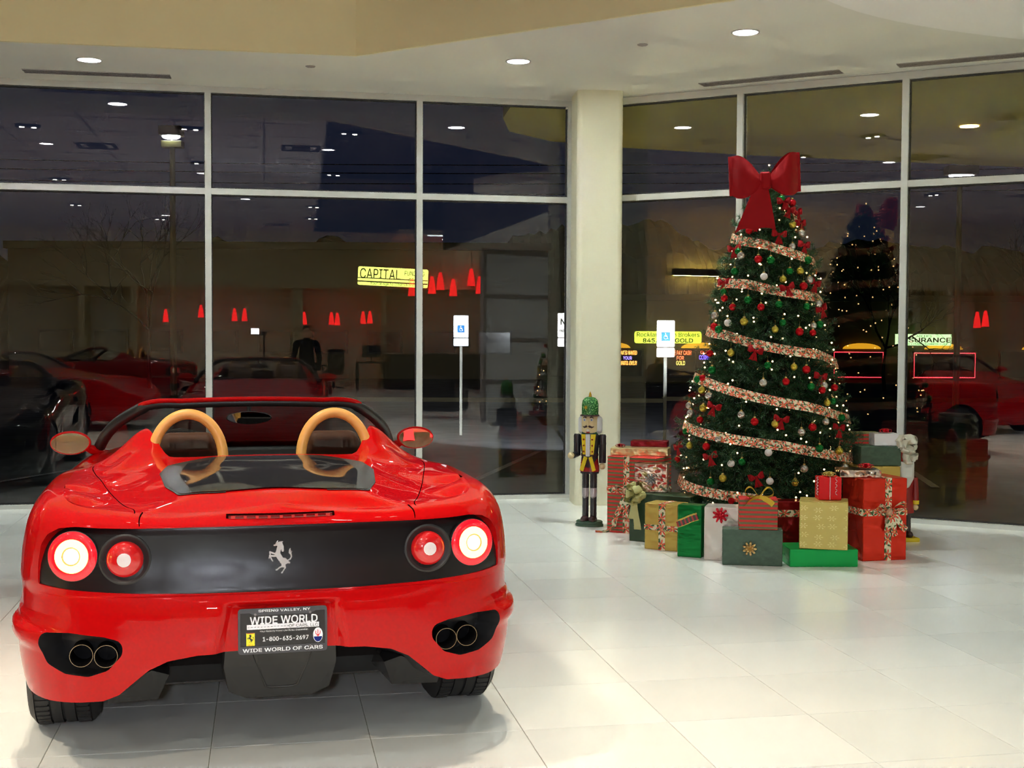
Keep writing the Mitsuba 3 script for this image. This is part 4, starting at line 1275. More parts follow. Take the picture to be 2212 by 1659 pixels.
DATA = '22,2.632,g 61,2.609,r 29,2.43,y 43,2.365,s 19,2.26,s -42,2.384,r -51,2.227,g -45,2.191,s -23,2.162,r -9,2.152,g 39,2.158,g 12,2.069,g 25,2.075,y -51,2.074,g -16,2.031,w 4,2.01,y 37,2.01,s 27,1.962,r -63,1.924,g -60,1.872,r -31,1.856,g -47,1.803,r -18,1.801,r -1,1.822,g 28,1.808,g 45,1.831,s -71,1.742,s -50,1.686,w -33,1.694,y 2,1.686,g 33,1.667,s 42,1.676,g -68,1.656,r -60,1.635,g -5,1.636,y 17,1.62,r 31,1.613,r -42,1.461,y -66,1.453,r -11,1.37,g 9,1.361,y 19,1.342,r -58,1.329,g -74,1.252,g -67,1.266,r -14,1.244,s 2,1.254,r 21,1.218,g 33,1.225,s 44,1.206,r 30,1.19,r -64,1.175,y -55,1.137,s 33,1.099,y 39,1.108,g -79,1.05,s -59,1.043,y -74,0.994,s -28,1.008,s -61,0.954,r -19,0.962,r -6,0.947,y 30,0.961,s 47,0.981,g 19,0.924,r 11,0.89,s -78,0.852,g -43,0.82,s -69,0.753,y -52,0.761,r -10,0.741,w -33,0.651,w -26,0.667,g 23,0.769,g 40,0.741,y 12,0.625,s 45,0.619,s -47,0.503,g -38,0.539,y -9,0.534,w 6,0.526,y -33,0.374,r -98,0.611,r'
items_ = []
for t in DATA.split():
    a, zz, c = t.split(','); items_.append((float(a), float(zz), c))
ball = trimesh.creation.icosphere(3, .0285)
ball_ply = {c: shape(ball, b[1], True) for c, b in BALL.items()}
cap_ply = shape(cat(mv(lathe([(.0095, -.004), (.0105, .006), (.004, .008), (.0005, .008)], 12), 0, 0, .029), tube([(0, 0, .036), (0, .003, .045), (0, 0, .075)], .0009, 4)), 'm_cap', 40)
ORD = ['first', 'second', 'third', 'fourth', 'fifth', 'sixth', 'seventh', 'eighth']
rib_at = lambda a: [float(np.interp(a + 360 * k, az[:, 0], az[:, 1])) for k in range(7)]
BAND = ['above the topmost ribbon turn', 'below the topmost ribbon turn', 'below the second ribbon turn', 'below the third ribbon turn', 'below the fourth ribbon turn', 'below the fifth ribbon turn', 'below the sixth ribbon turn', 'near the foot of the tree']


def band_of(a, zz):
    a_ = a + 360 if a < 0 else a + 0
    k = sum(1 for r in [float(np.interp(a + 360 * q, az[:, 0], az[:, 1])) for q in range(0 if a > 40 else 1, 7)] if r > zz)
    return min(k, 7)


def tree_labels(lst, noun):
    """a label for each of lst (phi, z) by ribbon band and order from the left"""
    byb = {}
    for i, (a, zz) in enumerate(lst): byb.setdefault(band_of(a, zz), []).append((math.sin(math.radians(a)) * TR(zz), i))
    out = [None] * len(lst)
    for b, L in byb.items():
        L.sort()
        for n, (_, i) in enumerate(L):
            if len(L) == 1: out[i] = f'only {noun} {BAND[b]}'
            elif n == len(L) - 1: out[i] = f'rightmost {noun} {BAND[b]}'
            elif n == 0: out[i] = f'leftmost {noun} {BAND[b]}'
            else: out[i] = f'{ORD[n]} {noun} from the left {BAND[b]}'
    return out


for c in 'rgysw':
    L = [(a, zz) for a, zz, k in items_ if k == c]
    for (a, zz), lab in zip(L, tree_labels(L, f'{BALL[c][0]} tree bauble')):
        p = on_tree(a, zz, .035)
        s_ = float(trng.uniform(.88, 1.1))
        M = T().translate(p.tolist()).scale(s_)
        t = thing('bauble', lab, 'bauble', f'{BALL[c][0]} baubles on the Christmas tree')
        part(t, 'ball', ball_ply[c], None, to_world=M); part(t, 'cap', cap_ply, None, to_world=M)

# ------------------------------------------------------------ bows of red cloth
def cloth_bow(w, h, tail, th=.004, notch=True, spread=(.30, .30), wide=(.07, .24)):
    """bow in the xz plane facing -y: (loops+knot, tails)"""
    P_ = []
    for sg in (-1, 1):
        top_, bot = [], []
        for t in np.linspace(0, 1, 17):
            x = sg * w * (.08 + .92 * t)
            hh = h * (.18 + .82 * math.sin(min(1, t * 1.12) * math.pi / 2) ** 1.1) * (1 - .10 * max(0, t - .8) / .2)
            dz = .16 * h * t
            top_.append([x, -w * .30 * math.sin(math.pi * t), dz + hh * .55]); bot.append([x, -w * .30 * math.sin(math.pi * t), dz - hh * .5])
        f_ = np.stack([np.array(top_) * (1 - s) + np.array(bot) * s + [0, 1, 0] * (np.ones((1, 1)) * (-.10 * w * math.sin(math.pi * s))) for s in np.linspace(0, 1, 9)], 0)
        b_ = f_ * [1, -0.75, 1]
        g = grid(f_); g2 = grid(b_)
        P_ += [g, g2, grid(np.stack([f_[:, -1], b_[:, -1]], 0))] if False else [g, g2]
        # the fold at the outer end
        e = np.stack([f_[:, -1] * (1 - s) + b_[:, -1] * s + np.array([sg * w * .10 * math.sin(math.pi * s), 0, 0]) for s in np.linspace(0, 1, 7)], 0)
        P_.append(grid(e))
    kn = cbox(w * .30, w * .34, h * .42, w * .05); kn.apply_translation([0, -w * .08, .03 * h])
    T_ = []
    for sg in (-1, 1):
        n = 14; L_, R__ = [], []
        for t in np.linspace(0, 1, n):
            c = w * (sg * .05 + (spread[1] if sg > 0 else -spread[0]) * t); hw_ = w * (wide[0] + wide[1] * t)
            y = -w * (.16 + .05 * math.sin(3 * t))
            L_.append([c - hw_, y, -tail * t]); R__.append([c + hw_, y, -tail * t])
        L_, R__ = np.array(L_), np.array(R__)
        rows = [L_ * (1 - s) + R__ * s for s in np.linspace(0, 1, 5)]
        if notch: rows[2][-1, 2] += tail * .13; rows[1][-1, 2] += tail * .06; rows[3][-1, 2] += tail * .06
        T_.append(grid(np.stack(rows, 0)))
    return cat(*P_), kn, T_


mat('m_velvet', two({'type': 'principled', 'base_color': rgb(*srgb(136, 3, 12)), 'roughness': .75, 'specular': .2, 'sheen': .6}))
loops, knot, tails = cloth_bow(.245, .31, .39, spread=(.50, -.02), wide=(.10, .25))
bigbow = thing('red_bow', 'very large red bow with notched tails at the top of the Christmas tree', 'bow')
MB = T().translate([1.893, 9.62, 2.745]).rotate([0, 1, 0], -4).rotate([1, 0, 0], 6)
part(bigbow, 'loops', loops, 'm_velvet', True, to_world=MB); part(bigbow, 'knot', knot, 'm_velvet', 30, to_world=MB)
for t_ in tails: part(bigbow, 'tail', mv(t_, -.03, 0, .02), 'm_velvet', True, to_world=MB)
loops, knot, tails = cloth_bow(.052, .05, .075)
sm = [shape(loops, 'm_velvet', True), shape(knot, 'm_velvet', 30), shape(cat(*tails), 'm_velvet', True)]
BW = [tuple(map(float, t.split(','))) for t in '25,2.610 33,2.554 61,2.531 51,2.441 3,2.349 39,2.273 -59,2.247 -65,1.993 8,1.948 46,1.987 50,1.794 -21,1.477 31,1.288 -49,1.058 -2,0.979 42,0.907 -48,0.690 -17,0.558 -98,0.713'.split()]
for (a, zz), lab in zip(BW, tree_labels(BW, 'small red tree bow')):
    p = on_tree(a, zz, .035)
    M = T().translate(p.tolist()).rotate([0, 0, 1], float(a * .6)).rotate([0, 1, 0], float(trng.uniform(-25, 25)))
    t = thing('velvet_bow', lab, 'bow', 'small red bows on the Christmas tree')
    part(t, 'loops', sm[0], None, to_world=M); part(t, 'knot', sm[1], None, to_world=M); part(t, 'tails', sm[2], None, to_world=M)

# ------------------------------------------------------------ string of little lights
ls = thing('light_string', 'string of warm white little lights wound through the Christmas tree', 'string lights')
n_b = 330
ph = np.cumsum(np.full(n_b, 360 * 15 / n_b)); zz = np.linspace(2.62, .26, n_b) + trng.normal(0, .05, n_b)
ph = ph + trng.normal(0, 9, n_b)
bp = np.array([on_tree(a, float(z_), float(trng.uniform(-.05, .03))) for a, z_ in zip(ph, zz)])
bp = np.vstack([bp, [[TC[0] - .015, TC[1] - .05, 2.90]]])
bulb = trimesh.creation.icosphere(1, .0074)
part(ls, 'bulb', cat(*[mv(bulb, *q) for q in bp]), 'm_lamp', kind='stuff', emit=(3.6, 2.1, .85), weight=.6, label='tiny glowing bulbs')
wire = np.array([on_tree(a, float(np.interp(a, ph, zz)), -.04) for a in np.arange(0, 360 * 15, 9.0)])
part(ls, 'wire', tube(wire, .0016, 4), 'm_needle_b', kind=None)
# ================================================================== GIFTS
def foil(key, col, rough=.22, metal=.85, bump=.0016, freq=16, spark=None):
    base = rgb(*col) if not callable(col) else mikit.proc(col)
    b = {'type': 'principled', 'base_color': base, 'roughness': rough, 'metallic': metal, 'specular': .5}
    if bump:
        b = {'type': 'bumpmap', 'arbitrary': mikit.proc(lambda p, n, uv: mikit.fbm(p.x * freq + p.z * 5, p.y * freq, p.z * freq, 3) + .35 * dr.abs(mikit.noise(p.x * freq * 2 + 7, p.y * freq * 2, p.z * freq * 2.4) - .5), eps=.002), 'scale': bump * 10, 'bsdf': b}
    return mat(key, two(b))


stripe = lambda p, n, uv: dr.select((p.z / .0305 - dr.floor(p.z / .0305)) < .52, mi.Color3f(srgb(188, 44, 40)), mi.Color3f(srgb(96, 92, 58)))
mat('m_stripe_paper', two({'type': 'principled', 'base_color': mikit.proc(stripe), 'roughness': .5, 'specular': .3}))


def flakes(p, n, uv):
    a, b = (p.x * .8 + p.y * .6) / .062, p.z / .062
    cx, cy = dr.floor(a), dr.floor(b)
    x, y = a - cx - .5 + (mikit.cell_rand(cx, cy, 1) - .5) * .3, b - cy - .5 + (mikit.cell_rand(cx, cy, 2) - .5) * .3
    r = dr.sqrt(x * x + y * y); t = dr.atan2(y, x)
    on = (r < .30) & (dr.abs(dr.cos(t * 3)) > .86)
    return dr.select(on, mi.Color3f(srgb(220, 206, 142)), mi.Color3f(srgb(192, 172, 92)))


foil('m_gold_flake', flakes, .38, .45, .0006, 12)
foil('m_gold_foil', srgb(236, 218, 156), .2, .8, .0012)
foil('m_gold_matt', srgb(190, 160, 78), .34, .6, .0012)
foil('m_green_foil', srgb(6, 150, 70), .26, .55, .0003)
foil('m_green_foil_dark', srgb(2, 110, 48), .24, .7, .0008)
foil('m_silver_foil', srgb(222, 214, 204), .3, .6, .0010)
foil('m_bright_silver', srgb(236, 236, 240), .3, .35, .0008)
foil('m_mirror_foil', srgb(236, 214, 200), .07, 1.0, .0022, 11)
foil('m_red_foil', srgb(206, 44, 26), .2, .65, .0014)
foil('m_dark_red_foil', srgb(120, 10, 20), .2, .7, .0014)
foil('m_small_red', srgb(214, 22, 30), .28, .4, .0006)
mat('m_green_paper', two({'type': 'principled', 'base_color': mikit.proc(lambda p, n, uv: mikit.mix(srgb(36, 60, 44), srgb(64, 90, 70), mikit.fbm(p.x * 42, p.y * 42, p.z * 42, 3))), 'roughness': .4, 'specular': .5}))
mat('m_dark_green_paper', principled(srgb(28, 52, 26), .45))


def plaid(p, n, uv):
    f = lambda t, d, w: (t / d - dr.floor(t / d)) < w
    c = dr.select(f(uv.x, .03, .45), mi.Color3f(srgb(150, 34, 40)), mi.Color3f(srgb(50, 62, 48)))
    return dr.select(f(uv.y, .05, .10) | f(uv.y + .006, .05, .1), mi.Color3f(srgb(206, 176, 80)), c)


mat('m_plaid', two({'type': 'principled', 'base_color': mikit.proc(plaid), 'roughness': .5}))
mat('m_bow_red', principled(srgb(196, 22, 40), .22, .35, .6))
mat('m_bow_dark_red', principled(srgb(150, 14, 24), .25, .3, .6))
mat('m_bow_silver', principled(srgb(196, 202, 206), .15, .9, .6))
mat('m_bow_gold', principled(srgb(206, 176, 116), .22, .7, .6))
mat('m_bow_yellow', principled(srgb(220, 206, 120), .25, .5, .6))
mat('m_gold_ribbon', principled(srgb(196, 156, 42), .3, .6, .6))
mat('m_organza_gold', two({'type': 'principled', 'base_color': rgb(*srgb(188, 184, 122)), 'roughness': .4, 'specular': .5, 'sheen': .5}))
mat('m_organza_white', two({'type': 'principled', 'base_color': rgb(*srgb(214, 214, 196)), 'roughness': .4, 'specular': .5, 'sheen': .5}))
mat('m_curl', principled(srgb(226, 180, 190), .2, .5))


def star_bow(r, layers=3, w=None):
    """pull bow: rings of looped ribbon, facing +z"""
    w = w or r * .26
    ms = []
    for l in range(layers):
        n = 9 - 2 * l; rr_ = r * (1 - .27 * l)
        for k in range(n):
            a = 2 * math.pi * (k + .5 * (l % 2)) / n
            t = np.linspace(0, 1, 13)
            el = math.radians(14 + 27 * l)
            rad = np.sin(t * math.pi) ** .8 * rr_
            up_ = (np.sin(t * 2 * math.pi) * .20 + .05) * rr_
            x = rad * math.cos(el) - up_ * math.sin(el); zz_ = rad * math.sin(el) + up_ * math.cos(el) + .1 * r
            P_ = np.stack([x * math.cos(a), x * math.sin(a), zz_], -1)
            m_, _ = ribbon_strip(P_, np.array([-math.sin(a), math.cos(a), 0]), w * (1 - .75 * np.sin(t * math.pi) ** 12), .0006)
            ms.append(m_)
    return cat(*ms)


def puff_bow(r, n, seed, tail=0):
    """loose organza bow: many soft loops, facing -y"""
    g_ = np.random.default_rng(seed); ms = []
    for k in range(n):
        a = 2 * math.pi * k / n + g_.normal(0, .15); t = np.linspace(0, 1, 15)
        R_ = r * g_.uniform(.75, 1.1); tilt = g_.uniform(-.1, .9)
        d = np.array([math.cos(a) * math.cos(tilt), -math.sin(tilt), math.sin(a) * math.cos(tilt)]); q = np.cross(d, g_.normal(size=3)); q /= np.linalg.norm(q)
        n_ = np.cross(d, q)
        P_ = np.outer(np.sin(t * math.pi) ** .7 * R_, d) + np.outer(np.sin(t * 2 * math.pi) * R_ * .33, q)
        m_, _ = ribbon_strip(P_, n_, r * .75 * (.25 + .75 * np.sin(t * math.pi)), .0006); ms.append(m_)
    return cat(*ms)


def band(w, d, h, axis, pos, width, e=.0025):
    """ribbon round a box (front-left-bottom corner at the origin). axis 'v': over front and top at x = pos; 'h': round the sides at z = pos"""
    if axis == 'v':
        P_ = [(pos, -e, 0), (pos, -e, h / 2), (pos, -e, h + e), (pos, d / 2, h + e), (pos, d + e, h + e), (pos, d + e, 0)]; s = (1, 0, 0)
    else:
        P_ = [(-e, d, pos), (-e, d / 2, pos), (-e, -e, pos), (w / 2, -e, pos), (w + e, -e, pos), (w + e, d / 2, pos), (w + e, d, pos)]; s = (0, 0, 1)
    return ribbon_strip(_dens(P_), np.array(s, float), width, .0012)


def _dens(P_, k=4):
    P_ = np.array(P_, float); o = []
    for a, b in zip(P_[:-1], P_[1:]):
        for t in np.linspace(0, 1, k, endpoint=False): o.append(a + (b - a) * t)
    o.append(P_[-1]); return np.array(o)


def gift(label, A, ang, w, d, h, z0, paper, c=.004):
    t = thing('gift_box', label, 'gift')
    M = rz(ang, A[0], A[1], z0)
    b = cbox(w, d, h, c).copy(); b.apply_translation([w / 2, d / 2, h / 2])
    part(t, 'box', b, paper, to_world=M)
    # folded flaps of the paper on the ends
    for x, s in ((-.0008, 1), (w + .0008, -1)):
        v = [(x, .004, h * .04), (x, d - .004, h * .04), (x, d / 2, h * .62)]
        part(t, 'paper_flap', tm(v, [[0, 1, 2], [0, 2, 1]]), paper, to_world=M)
    return t, M


def rib(t, M, dims, axis, pos, width, b='m_poinsettia_big'):
    m_, uv_ = band(*dims, axis, pos, width); part(t, 'ribbon', m_, b, uv=uv_, to_world=M)


def front_bow(t, M, x, z, r, b, layers=3):
    m_ = star_bow(r, layers); m_.apply_transform(rot([1, 0, 0], 90)); m_.apply_translation([x, -.003, z]); part(t, 'bow', m_, b, to_world=M)


def top_bow(t, M, x, y, h, r, b, layers=3):
    part(t, 'bow', mv(star_bow(r, layers), x, y, h + .001), b, to_world=M)


def tied_bow(t, M, x, z, w, b='m_poinsettia_big', tails=((-.06, -.16), (.05, -.13)), y=-.006):
    """two loops, a knot and tails of flat ribbon, on the front of a box"""
    for sg, el in ((-1, .35), (1, .5)):
        tt_ = np.linspace(0, 1, 17); d = np.array([sg * math.cos(el), -.35, math.sin(el)]); d /= np.linalg.norm(d)
        P_ = np.outer(np.sin(tt_ * math.pi) ** .8 * w, d) + np.outer(np.sin(tt_ * 2 * math.pi) * w * .20, [-d[2] * sg, 0, d[0] * sg]) + [x, y, z]
        nn = np.cross(d, [-d[2] * sg, 0, d[0] * sg]); nn = np.array([-d[2] * sg * .3, -1, .2]); nn /= np.linalg.norm(nn)
        m_, uv_ = ribbon_strip(P_, np.cross(nn, d), .055 * (.35 + .65 * np.sin(tt_ * math.pi)), .0012)
        sidev = np.tile(np.array([0, -.8, .6]), (17, 1))
        m_, uv_ = ribbon_strip(P_, sidev, .052 * (.45 + .55 * np.sin(tt_ * math.pi)), .0012); part(t, 'bow_loop', m_, b, uv=uv_, to_world=M)
    for dx, dz in tails:
        tt_ = np.linspace(0, 1, 12); P_ = np.stack([x + dx * tt_ + .01 * np.sin(tt_ * 6), y - .004 - .022 * np.sin(tt_ * 3), z + dz * tt_], -1)
        di = np.array([dx, 0, dz]); di /= np.linalg.norm(di)
        m_, uv_ = ribbon_strip(P_, np.cross(di, [0, 1, 0]), .045, .0012); part(t, 'ribbon_tail', m_, b, uv=uv_, to_world=M)
    kn = cbox(.045, .03, .045, .01); kn.apply_translation([x, y - .012, z]); part(t, 'bow_knot', kn, b, to_world=M)


# the stack at the left
t, M = gift('tall red and olive striped gift box with poinsettia ribbon beside the nutcracker', (.772, 10.229), -27.3, .42, .34, .615, 0, 'm_stripe_paper')
rib(t, M, (.42, .34, .615), 'v', .165, .052); rib(t, M, (.42, .34, .615), 'h', .345, .052)
tied_bow(t, M, .165, .34, .085, tails=((-.10, -.30), (.02, -.24)))
m_, uv_ = ribbon_strip(np.array([(.075, -.022, .06), (.03, -.03, .02), (-.02, -.05, .004), (-.075, -.06, .003)]), np.array([.2, -.6, .77]), .035, .0012); part(t, 'ribbon_tail', m_, 'm_poinsettia_big', uv=uv_, to_world=M)
t, M = gift('flat gold foil gift box lying on the tall striped box, red bow at its left', (.800, 10.29), -12, .465, .24, .058, .617, 'm_gold_foil', .003)
top_bow(t, M, .075, .06, .058, .045, 'm_bow_dark_red')
t, M = gift('flat dark red foil gift box topmost on the stack beside the nutcracker', (.975, 10.42), -12, .30, .17, .045, .677, 'm_dark_red_foil', .003)
t, M = gift('dark green gift box with a large gold organza bow at its left corner', (.912, 9.795), -29.3, .50, .25, .37, 0, 'm_dark_green_paper')
part(t, 'organza_bow', mv(puff_bow(.085, 13, 5), .07, -.05, .375), 'm_organza_gold', True, to_world=M)
for dx, dz, s_ in ((.02, -.24, 0), (-.03, -.16, 1)):
    tt_ = np.linspace(0, 1, 12)
    m_, uv_ = ribbon_strip(np.stack([.07 + dx * tt_, -.055 - .01 * np.sin(tt_ * 5 + s_), .34 + dz * tt_], -1), np.array([1.0, 0, 0]), .06 * (.6 + .4 * tt_), .0008); part(t, 'organza_tail', m_, 'm_organza_gold', True, to_world=M)
t, M = gift('pinkish mirror foil gift box with a silver bow standing on the dark green box', (.955, 9.86), -14, .255, .13, .222, .372, 'm_mirror_foil', .003)
front_bow(t, M, .13, .10, .048, 'm_bow_silver')
t, M = gift('gold gift box crossed by poinsettia ribbon, left in the front row', (.993, 9.435), -30.7, .265, .2, .343, 0, 'm_gold_matt')
rib(t, M, (.265, .2, .343), 'v', .14, .052); rib(t, M, (.265, .2, .343), 'h', .165, .040)
t, M = gift('tall narrow green foil gift box with a plaid band, beside the silver box', (1.195, 9.105), -24.2, .175, .12, .375, 0, 'm_green_foil_dark')
P_ = np.array([(-.004, -.004, .235), (.04, -.006, .252), (.10, -.006, .282), (.15, -.005, .300)])
m_, uv_ = ribbon_strip(_dens(P_), np.array([-.35, 0, .94]), .055, .0012); part(t, 'plaid_ribbon', m_, 'm_plaid', uv=uv_, to_world=M)
t, M = gift('upright silver gift box with a red bow near its top', (1.366, 8.972), -15.8, .247, .2, .379, 0, 'm_silver_foil')
front_bow(t, M, .115, .325, .058, 'm_bow_red')
t, M = gift('dark green gift box with a small gold star bow, middle of the front row', (1.465, 8.781), -8.5, .409, .125, .252, 0, 'm_green_paper')
front_bow(t, M, .185, .120, .052, 'm_bow_gold', 2)
t, M = gift('small red and olive striped gift box with a gold bow standing on the green box', (1.572, 8.745), -7.5, .262, .17, .212, .254, 'm_stripe_paper')
for sg in (-1, 1):
    tt_ = np.linspace(0, 1, 19)
    d = np.array([sg * .86, -.1, .5]); P_ = np.outer(np.sin(tt_ * math.pi) ** .8 * .105, d) + np.outer(np.sin(tt_ * 2 * math.pi) * .032, [-.5 * sg, 0, .86]) + [.135, .02, .222]
    m_, _ = ribbon_strip(P_, np.array([0, 1.0, .15]), .045, .001); part(t, 'bow_loop', m_, 'm_gold_ribbon', True, to_world=M)
    P_ = np.array([(.135, .0, .222), (.135 + sg * .05, -.012, .222), (.135 + sg * .095, -.014, .175)]); m_, _ = ribbon_strip(bez(*P_), np.array([.5, -.4, .75]), .042, .001); part(t, 'bow_tail', m_, 'm_gold_ribbon', True, to_world=M)
t, M = gift('flat emerald green gift box lying on the floor in the front row', (1.917, 8.704), 1.4, .472, .30, .122, 0, 'm_green_foil')
t, M = gift('square gold gift box with pale snowflakes standing on the flat green box', (1.985, 8.735), -14, .325, .26, .326, .124, 'm_gold_flake')
t, M = gift('small bright red gift box with a gold bow and curled ribbons on the gold box', (2.132, 8.80), -2, .158, .13, .158, .452, 'm_small_red')
top_bow(t, M, .08, .05, .158, .052, 'm_bow_yellow')
m_, _ = band(.158, .13, .158, 'v', .078, .006); part(t, 'thin_ribbon', m_, 'm_curl', to_world=M)
for x0, n_ in ((-.012, 6), (.118, 4)):
    tt_ = np.linspace(0, 1, 60); P_ = np.stack([x0 + .007 * np.cos(tt_ * n_ * 6.28), -.012 + .007 * np.sin(tt_ * n_ * 6.28), .165 - .13 * tt_], -1)
    m_, _ = ribbon_strip(P_, np.array([0, 0, 1.0]), .006, .0006); part(t, 'curled_ribbon', m_, 'm_curl', to_world=M)
t, M = gift('large upright red foil gift box tied with poinsettia ribbon', (2.48, 8.933), 13.9, .343, .30, .584, 0, 'm_red_foil')
rib(t, M, (.343, .30, .584), 'v', .195, .052); rib(t, M, (.343, .30, .584), 'h', .345, .05)
tied_bow(t, M, .195, .345, .125, tails=((.14, -.13), (.055, -.17), (-.01, -.14)))
t, M = gift('flat silver foil gift box with a red bow on the large red box', (2.335, 9.02), -4, .29, .22, .052, .586, 'm_mirror_foil', .003)
top_bow(t, M, .20, .10, .052, .06, 'm_bow_red')
t, M = gift('gold gift box mostly hidden behind the large red box', (2.56, 9.42), 6, .34, .30, .62, 0, 'm_gold_matt')
t, M = gift('green gift box with a white organza bow stacked behind the large red box', (2.605, 9.47), 2, .305, .22, .145, .622, 'm_green_paper')
part(t, 'organza_bow', mv(puff_bow(.080, 15, 9), .352, .02, .160), 'm_organza_white', True, to_world=M)
part(t, 'organza_bow', mv(puff_bow(.062, 11, 19), .366, .01, .075), 'm_organza_white', True, to_world=M)
t, M = gift('small shiny white gift box with a red bow, topmost of the right stack', (2.712, 9.50), 1, .186, .14, .093, .769, 'm_bright_silver')
top_bow(t, M, .10, .06, .093, .050, 'm_bow_red')
t, M = gift('dark striped gift box with poinsettia ribbon behind the tree at the right', (2.70, 10.12), 4, .30, .28, .81, 0, 'm_stripe_paper')
rib(t, M, (.30, .28, .81), 'h', .655, .075)
t, M = gift('dark red gift box under the tree between the striped and gold boxes', (1.90, 9.10), 2, .24, .17, .40, 0, 'm_dark_red_foil')
rib(t, M, (.24, .17, .40), 'h', .315, .05)

# ================================================================== NUTCRACKER
mat('m_nut_black', principled((.012, .012, .016), .22, 0, .6))
mat('m_nut_green', principled(srgb(32, 62, 44), .35))
mat('m_nut_yellow', principled(srgb(222, 196, 28), .35))
mat('m_nut_skin', principled(srgb(226, 208, 160), .3))
mat('m_nut_white', principled(srgb(214, 212, 206), .5))
mat('m_nut_fur', diffuse(srgb(206, 206, 206)))
mat('m_nut_red', principled(srgb(128, 20, 20), .3))
mat('m_nut_dark', principled((.03, .01, .012), .35))
mat('m_nut_eye', principled(srgb(64, 96, 170), .2))
mat('m_nut_silver', principled(srgb(190, 186, 190), .3, .5))
mat('m_glitter', two({'type': 'principled', 'base_color': mikit.proc(lambda p, n, uv: mikit.mix(srgb(34, 92, 40), srgb(170, 220, 150), mikit.smoothstep(.80, .92, mikit.cell_rand(p.x * 160, p.y * 160, p.z * 160)))), 'roughness': .35, 'metallic': .3}))
nut = thing('nutcracker', 'wooden nutcracker soldier with a green glitter hat standing by the column', 'nutcracker')
NM = rz(-17, .650, 10.56, 0)
N_ = lambda nm, m, b, sm=40, **k: part(nut, nm, m, b, sm, to_world=NM, **k)
oval = lambda m, sx_, sy_: xf(m, np.diag([sx_, sy_, 1, 1]))
N_('base', oval(lathe([(.0, 0), (.118, 0), (.118, .016), (.110, .022), (.112, .040), (.104, .046), (.0, .046)], 48), 1, .74), 'm_nut_green')
for sg in (-1, 1):
    sh_ = trimesh.creation.icosphere(3, 1.0); sh_.apply_scale([.034, .062, .03]); sh_.apply_translation([sg * .034, -.022, .058]); N_('shoe', sh_, 'm_nut_dark')
    k = N_('leg', mv(lathe([(.0, .055), (.0265, .055), (.0265, .25), (.0285, .252), (.0285, .47), (0, .47)], 28), sg * .034, 0, 0), 'm_nut_black')
    part(k, 'knee_guard', mv(lathe([(.0292, .245), (.0292, .31), (.0285, .318)], 28), sg * .034, -.0006, 0), 'm_nut_silver', 40, to_world=NM)
    part(k, 'knee_spike', xf(trimesh.creation.cone(.022, .05, sections=16), rot([1, 0, 0], 180)).apply_translation([sg * .034, -.012, .248]), 'm_nut_silver', 40, to_world=NM)
N_('torso', oval(lathe([(0, .44), (.078, .44), (.070, .56), (.068, .60), (.080, .70), (.082, .755), (.05, .775), (0, .775)], 40), 1, .8), 'm_nut_black')
for sg in (-1, 1):
    q = lambda x, z_: (x, -(.066 if z_ > .56 else .060) * math.sqrt(max(.1, 1 - (x / .086) ** 2)) - .004, z_)
    def strip(xa0, xb0, xa1, xb1, z0, z1, n=6):
        return grid(np.array([[q(xa0 + (xb0 - xa0) * s + ((xa1 + (xb1 - xa1) * s) - (xa0 + (xb0 - xa0) * s)) * t, z0 + (z1 - z0) * t) for s in np.linspace(0, 1, n)] for t in np.linspace(0, 1, n)]))
    k = N_('lapel', strip(sg * .018, sg * .046, sg * .022, sg * .062, .60, .768), 'm_nut_yellow', True)
    for zb in (.625, .675, .725):
        b_ = trimesh.creation.box((.012, .004, .012)); b_.apply_transform(rot([0, 1, 0], 45)); b_.apply_translation(np.array(q(sg * .036, zb)) + [0, -.004, 0]); part(k, 'button', b_, 'm_nut_red', to_world=NM)
    N_('coat_tail', grid(np.array([[((sg * (.004 + .035 * t) + sg * .030 * s), -.064 - .008 * t, .575 - .115 * t + .012 * s) for s in np.linspace(0, 1, 5)] for t in np.linspace(0, 1, 7)])), 'm_nut_yellow', True)
N_('skirt', oval(lathe([(.068, .585), (.082, .46), (.080, .455), (.0, .455)], 36), 1, .76), 'm_nut_red')
N_('shirt_front', grid(np.array([[(x * (.9 + .1 * t), -.072 + .0 * t - .004, .585 + .185 * t) for x in np.linspace(-.019, .019, 4)] for t in np.linspace(0, 1, 5)])), 'm_nut_fur', True)
N_('belt', oval(lathe([(.0725, .585), (.0735, .588), (.0735, .602), (.0725, .605)], 36), 1, .8), 'm_nut_dark')
N_('collar', oval(lathe([(.066, .758), (.070, .765), (.066, .785), (.05, .79)], 32), 1, .85), 'm_nut_green')
N_('head', oval(lathe([(0, .775), (.062, .778), (.069, .80), (.070, .86), (.068, .925), (0, .925)], 40), 1, .95), 'm_nut_skin')
nose = trimesh.creation.icosphere(2, 1.0); nose.apply_scale([.012, .020, .028]); nose.apply_translation([0, -.072, .858]); N_('nose', nose, 'm_nut_skin')
hb = m3.Manifold.batch_hull([m3.Manifold.sphere(.034, 20).translate((sg * .068, .012, z_)) for sg in (-1, 1) for z_ in (.80, .885)] + [m3.Manifold.sphere(.034, 20).translate((0, .045, z_)) for z_ in (.80, .885)]).to_mesh()
N_('hair', tm(hb.vert_properties[:, :3], hb.tri_verts), 'm_nut_fur', label='white fluffy hair')
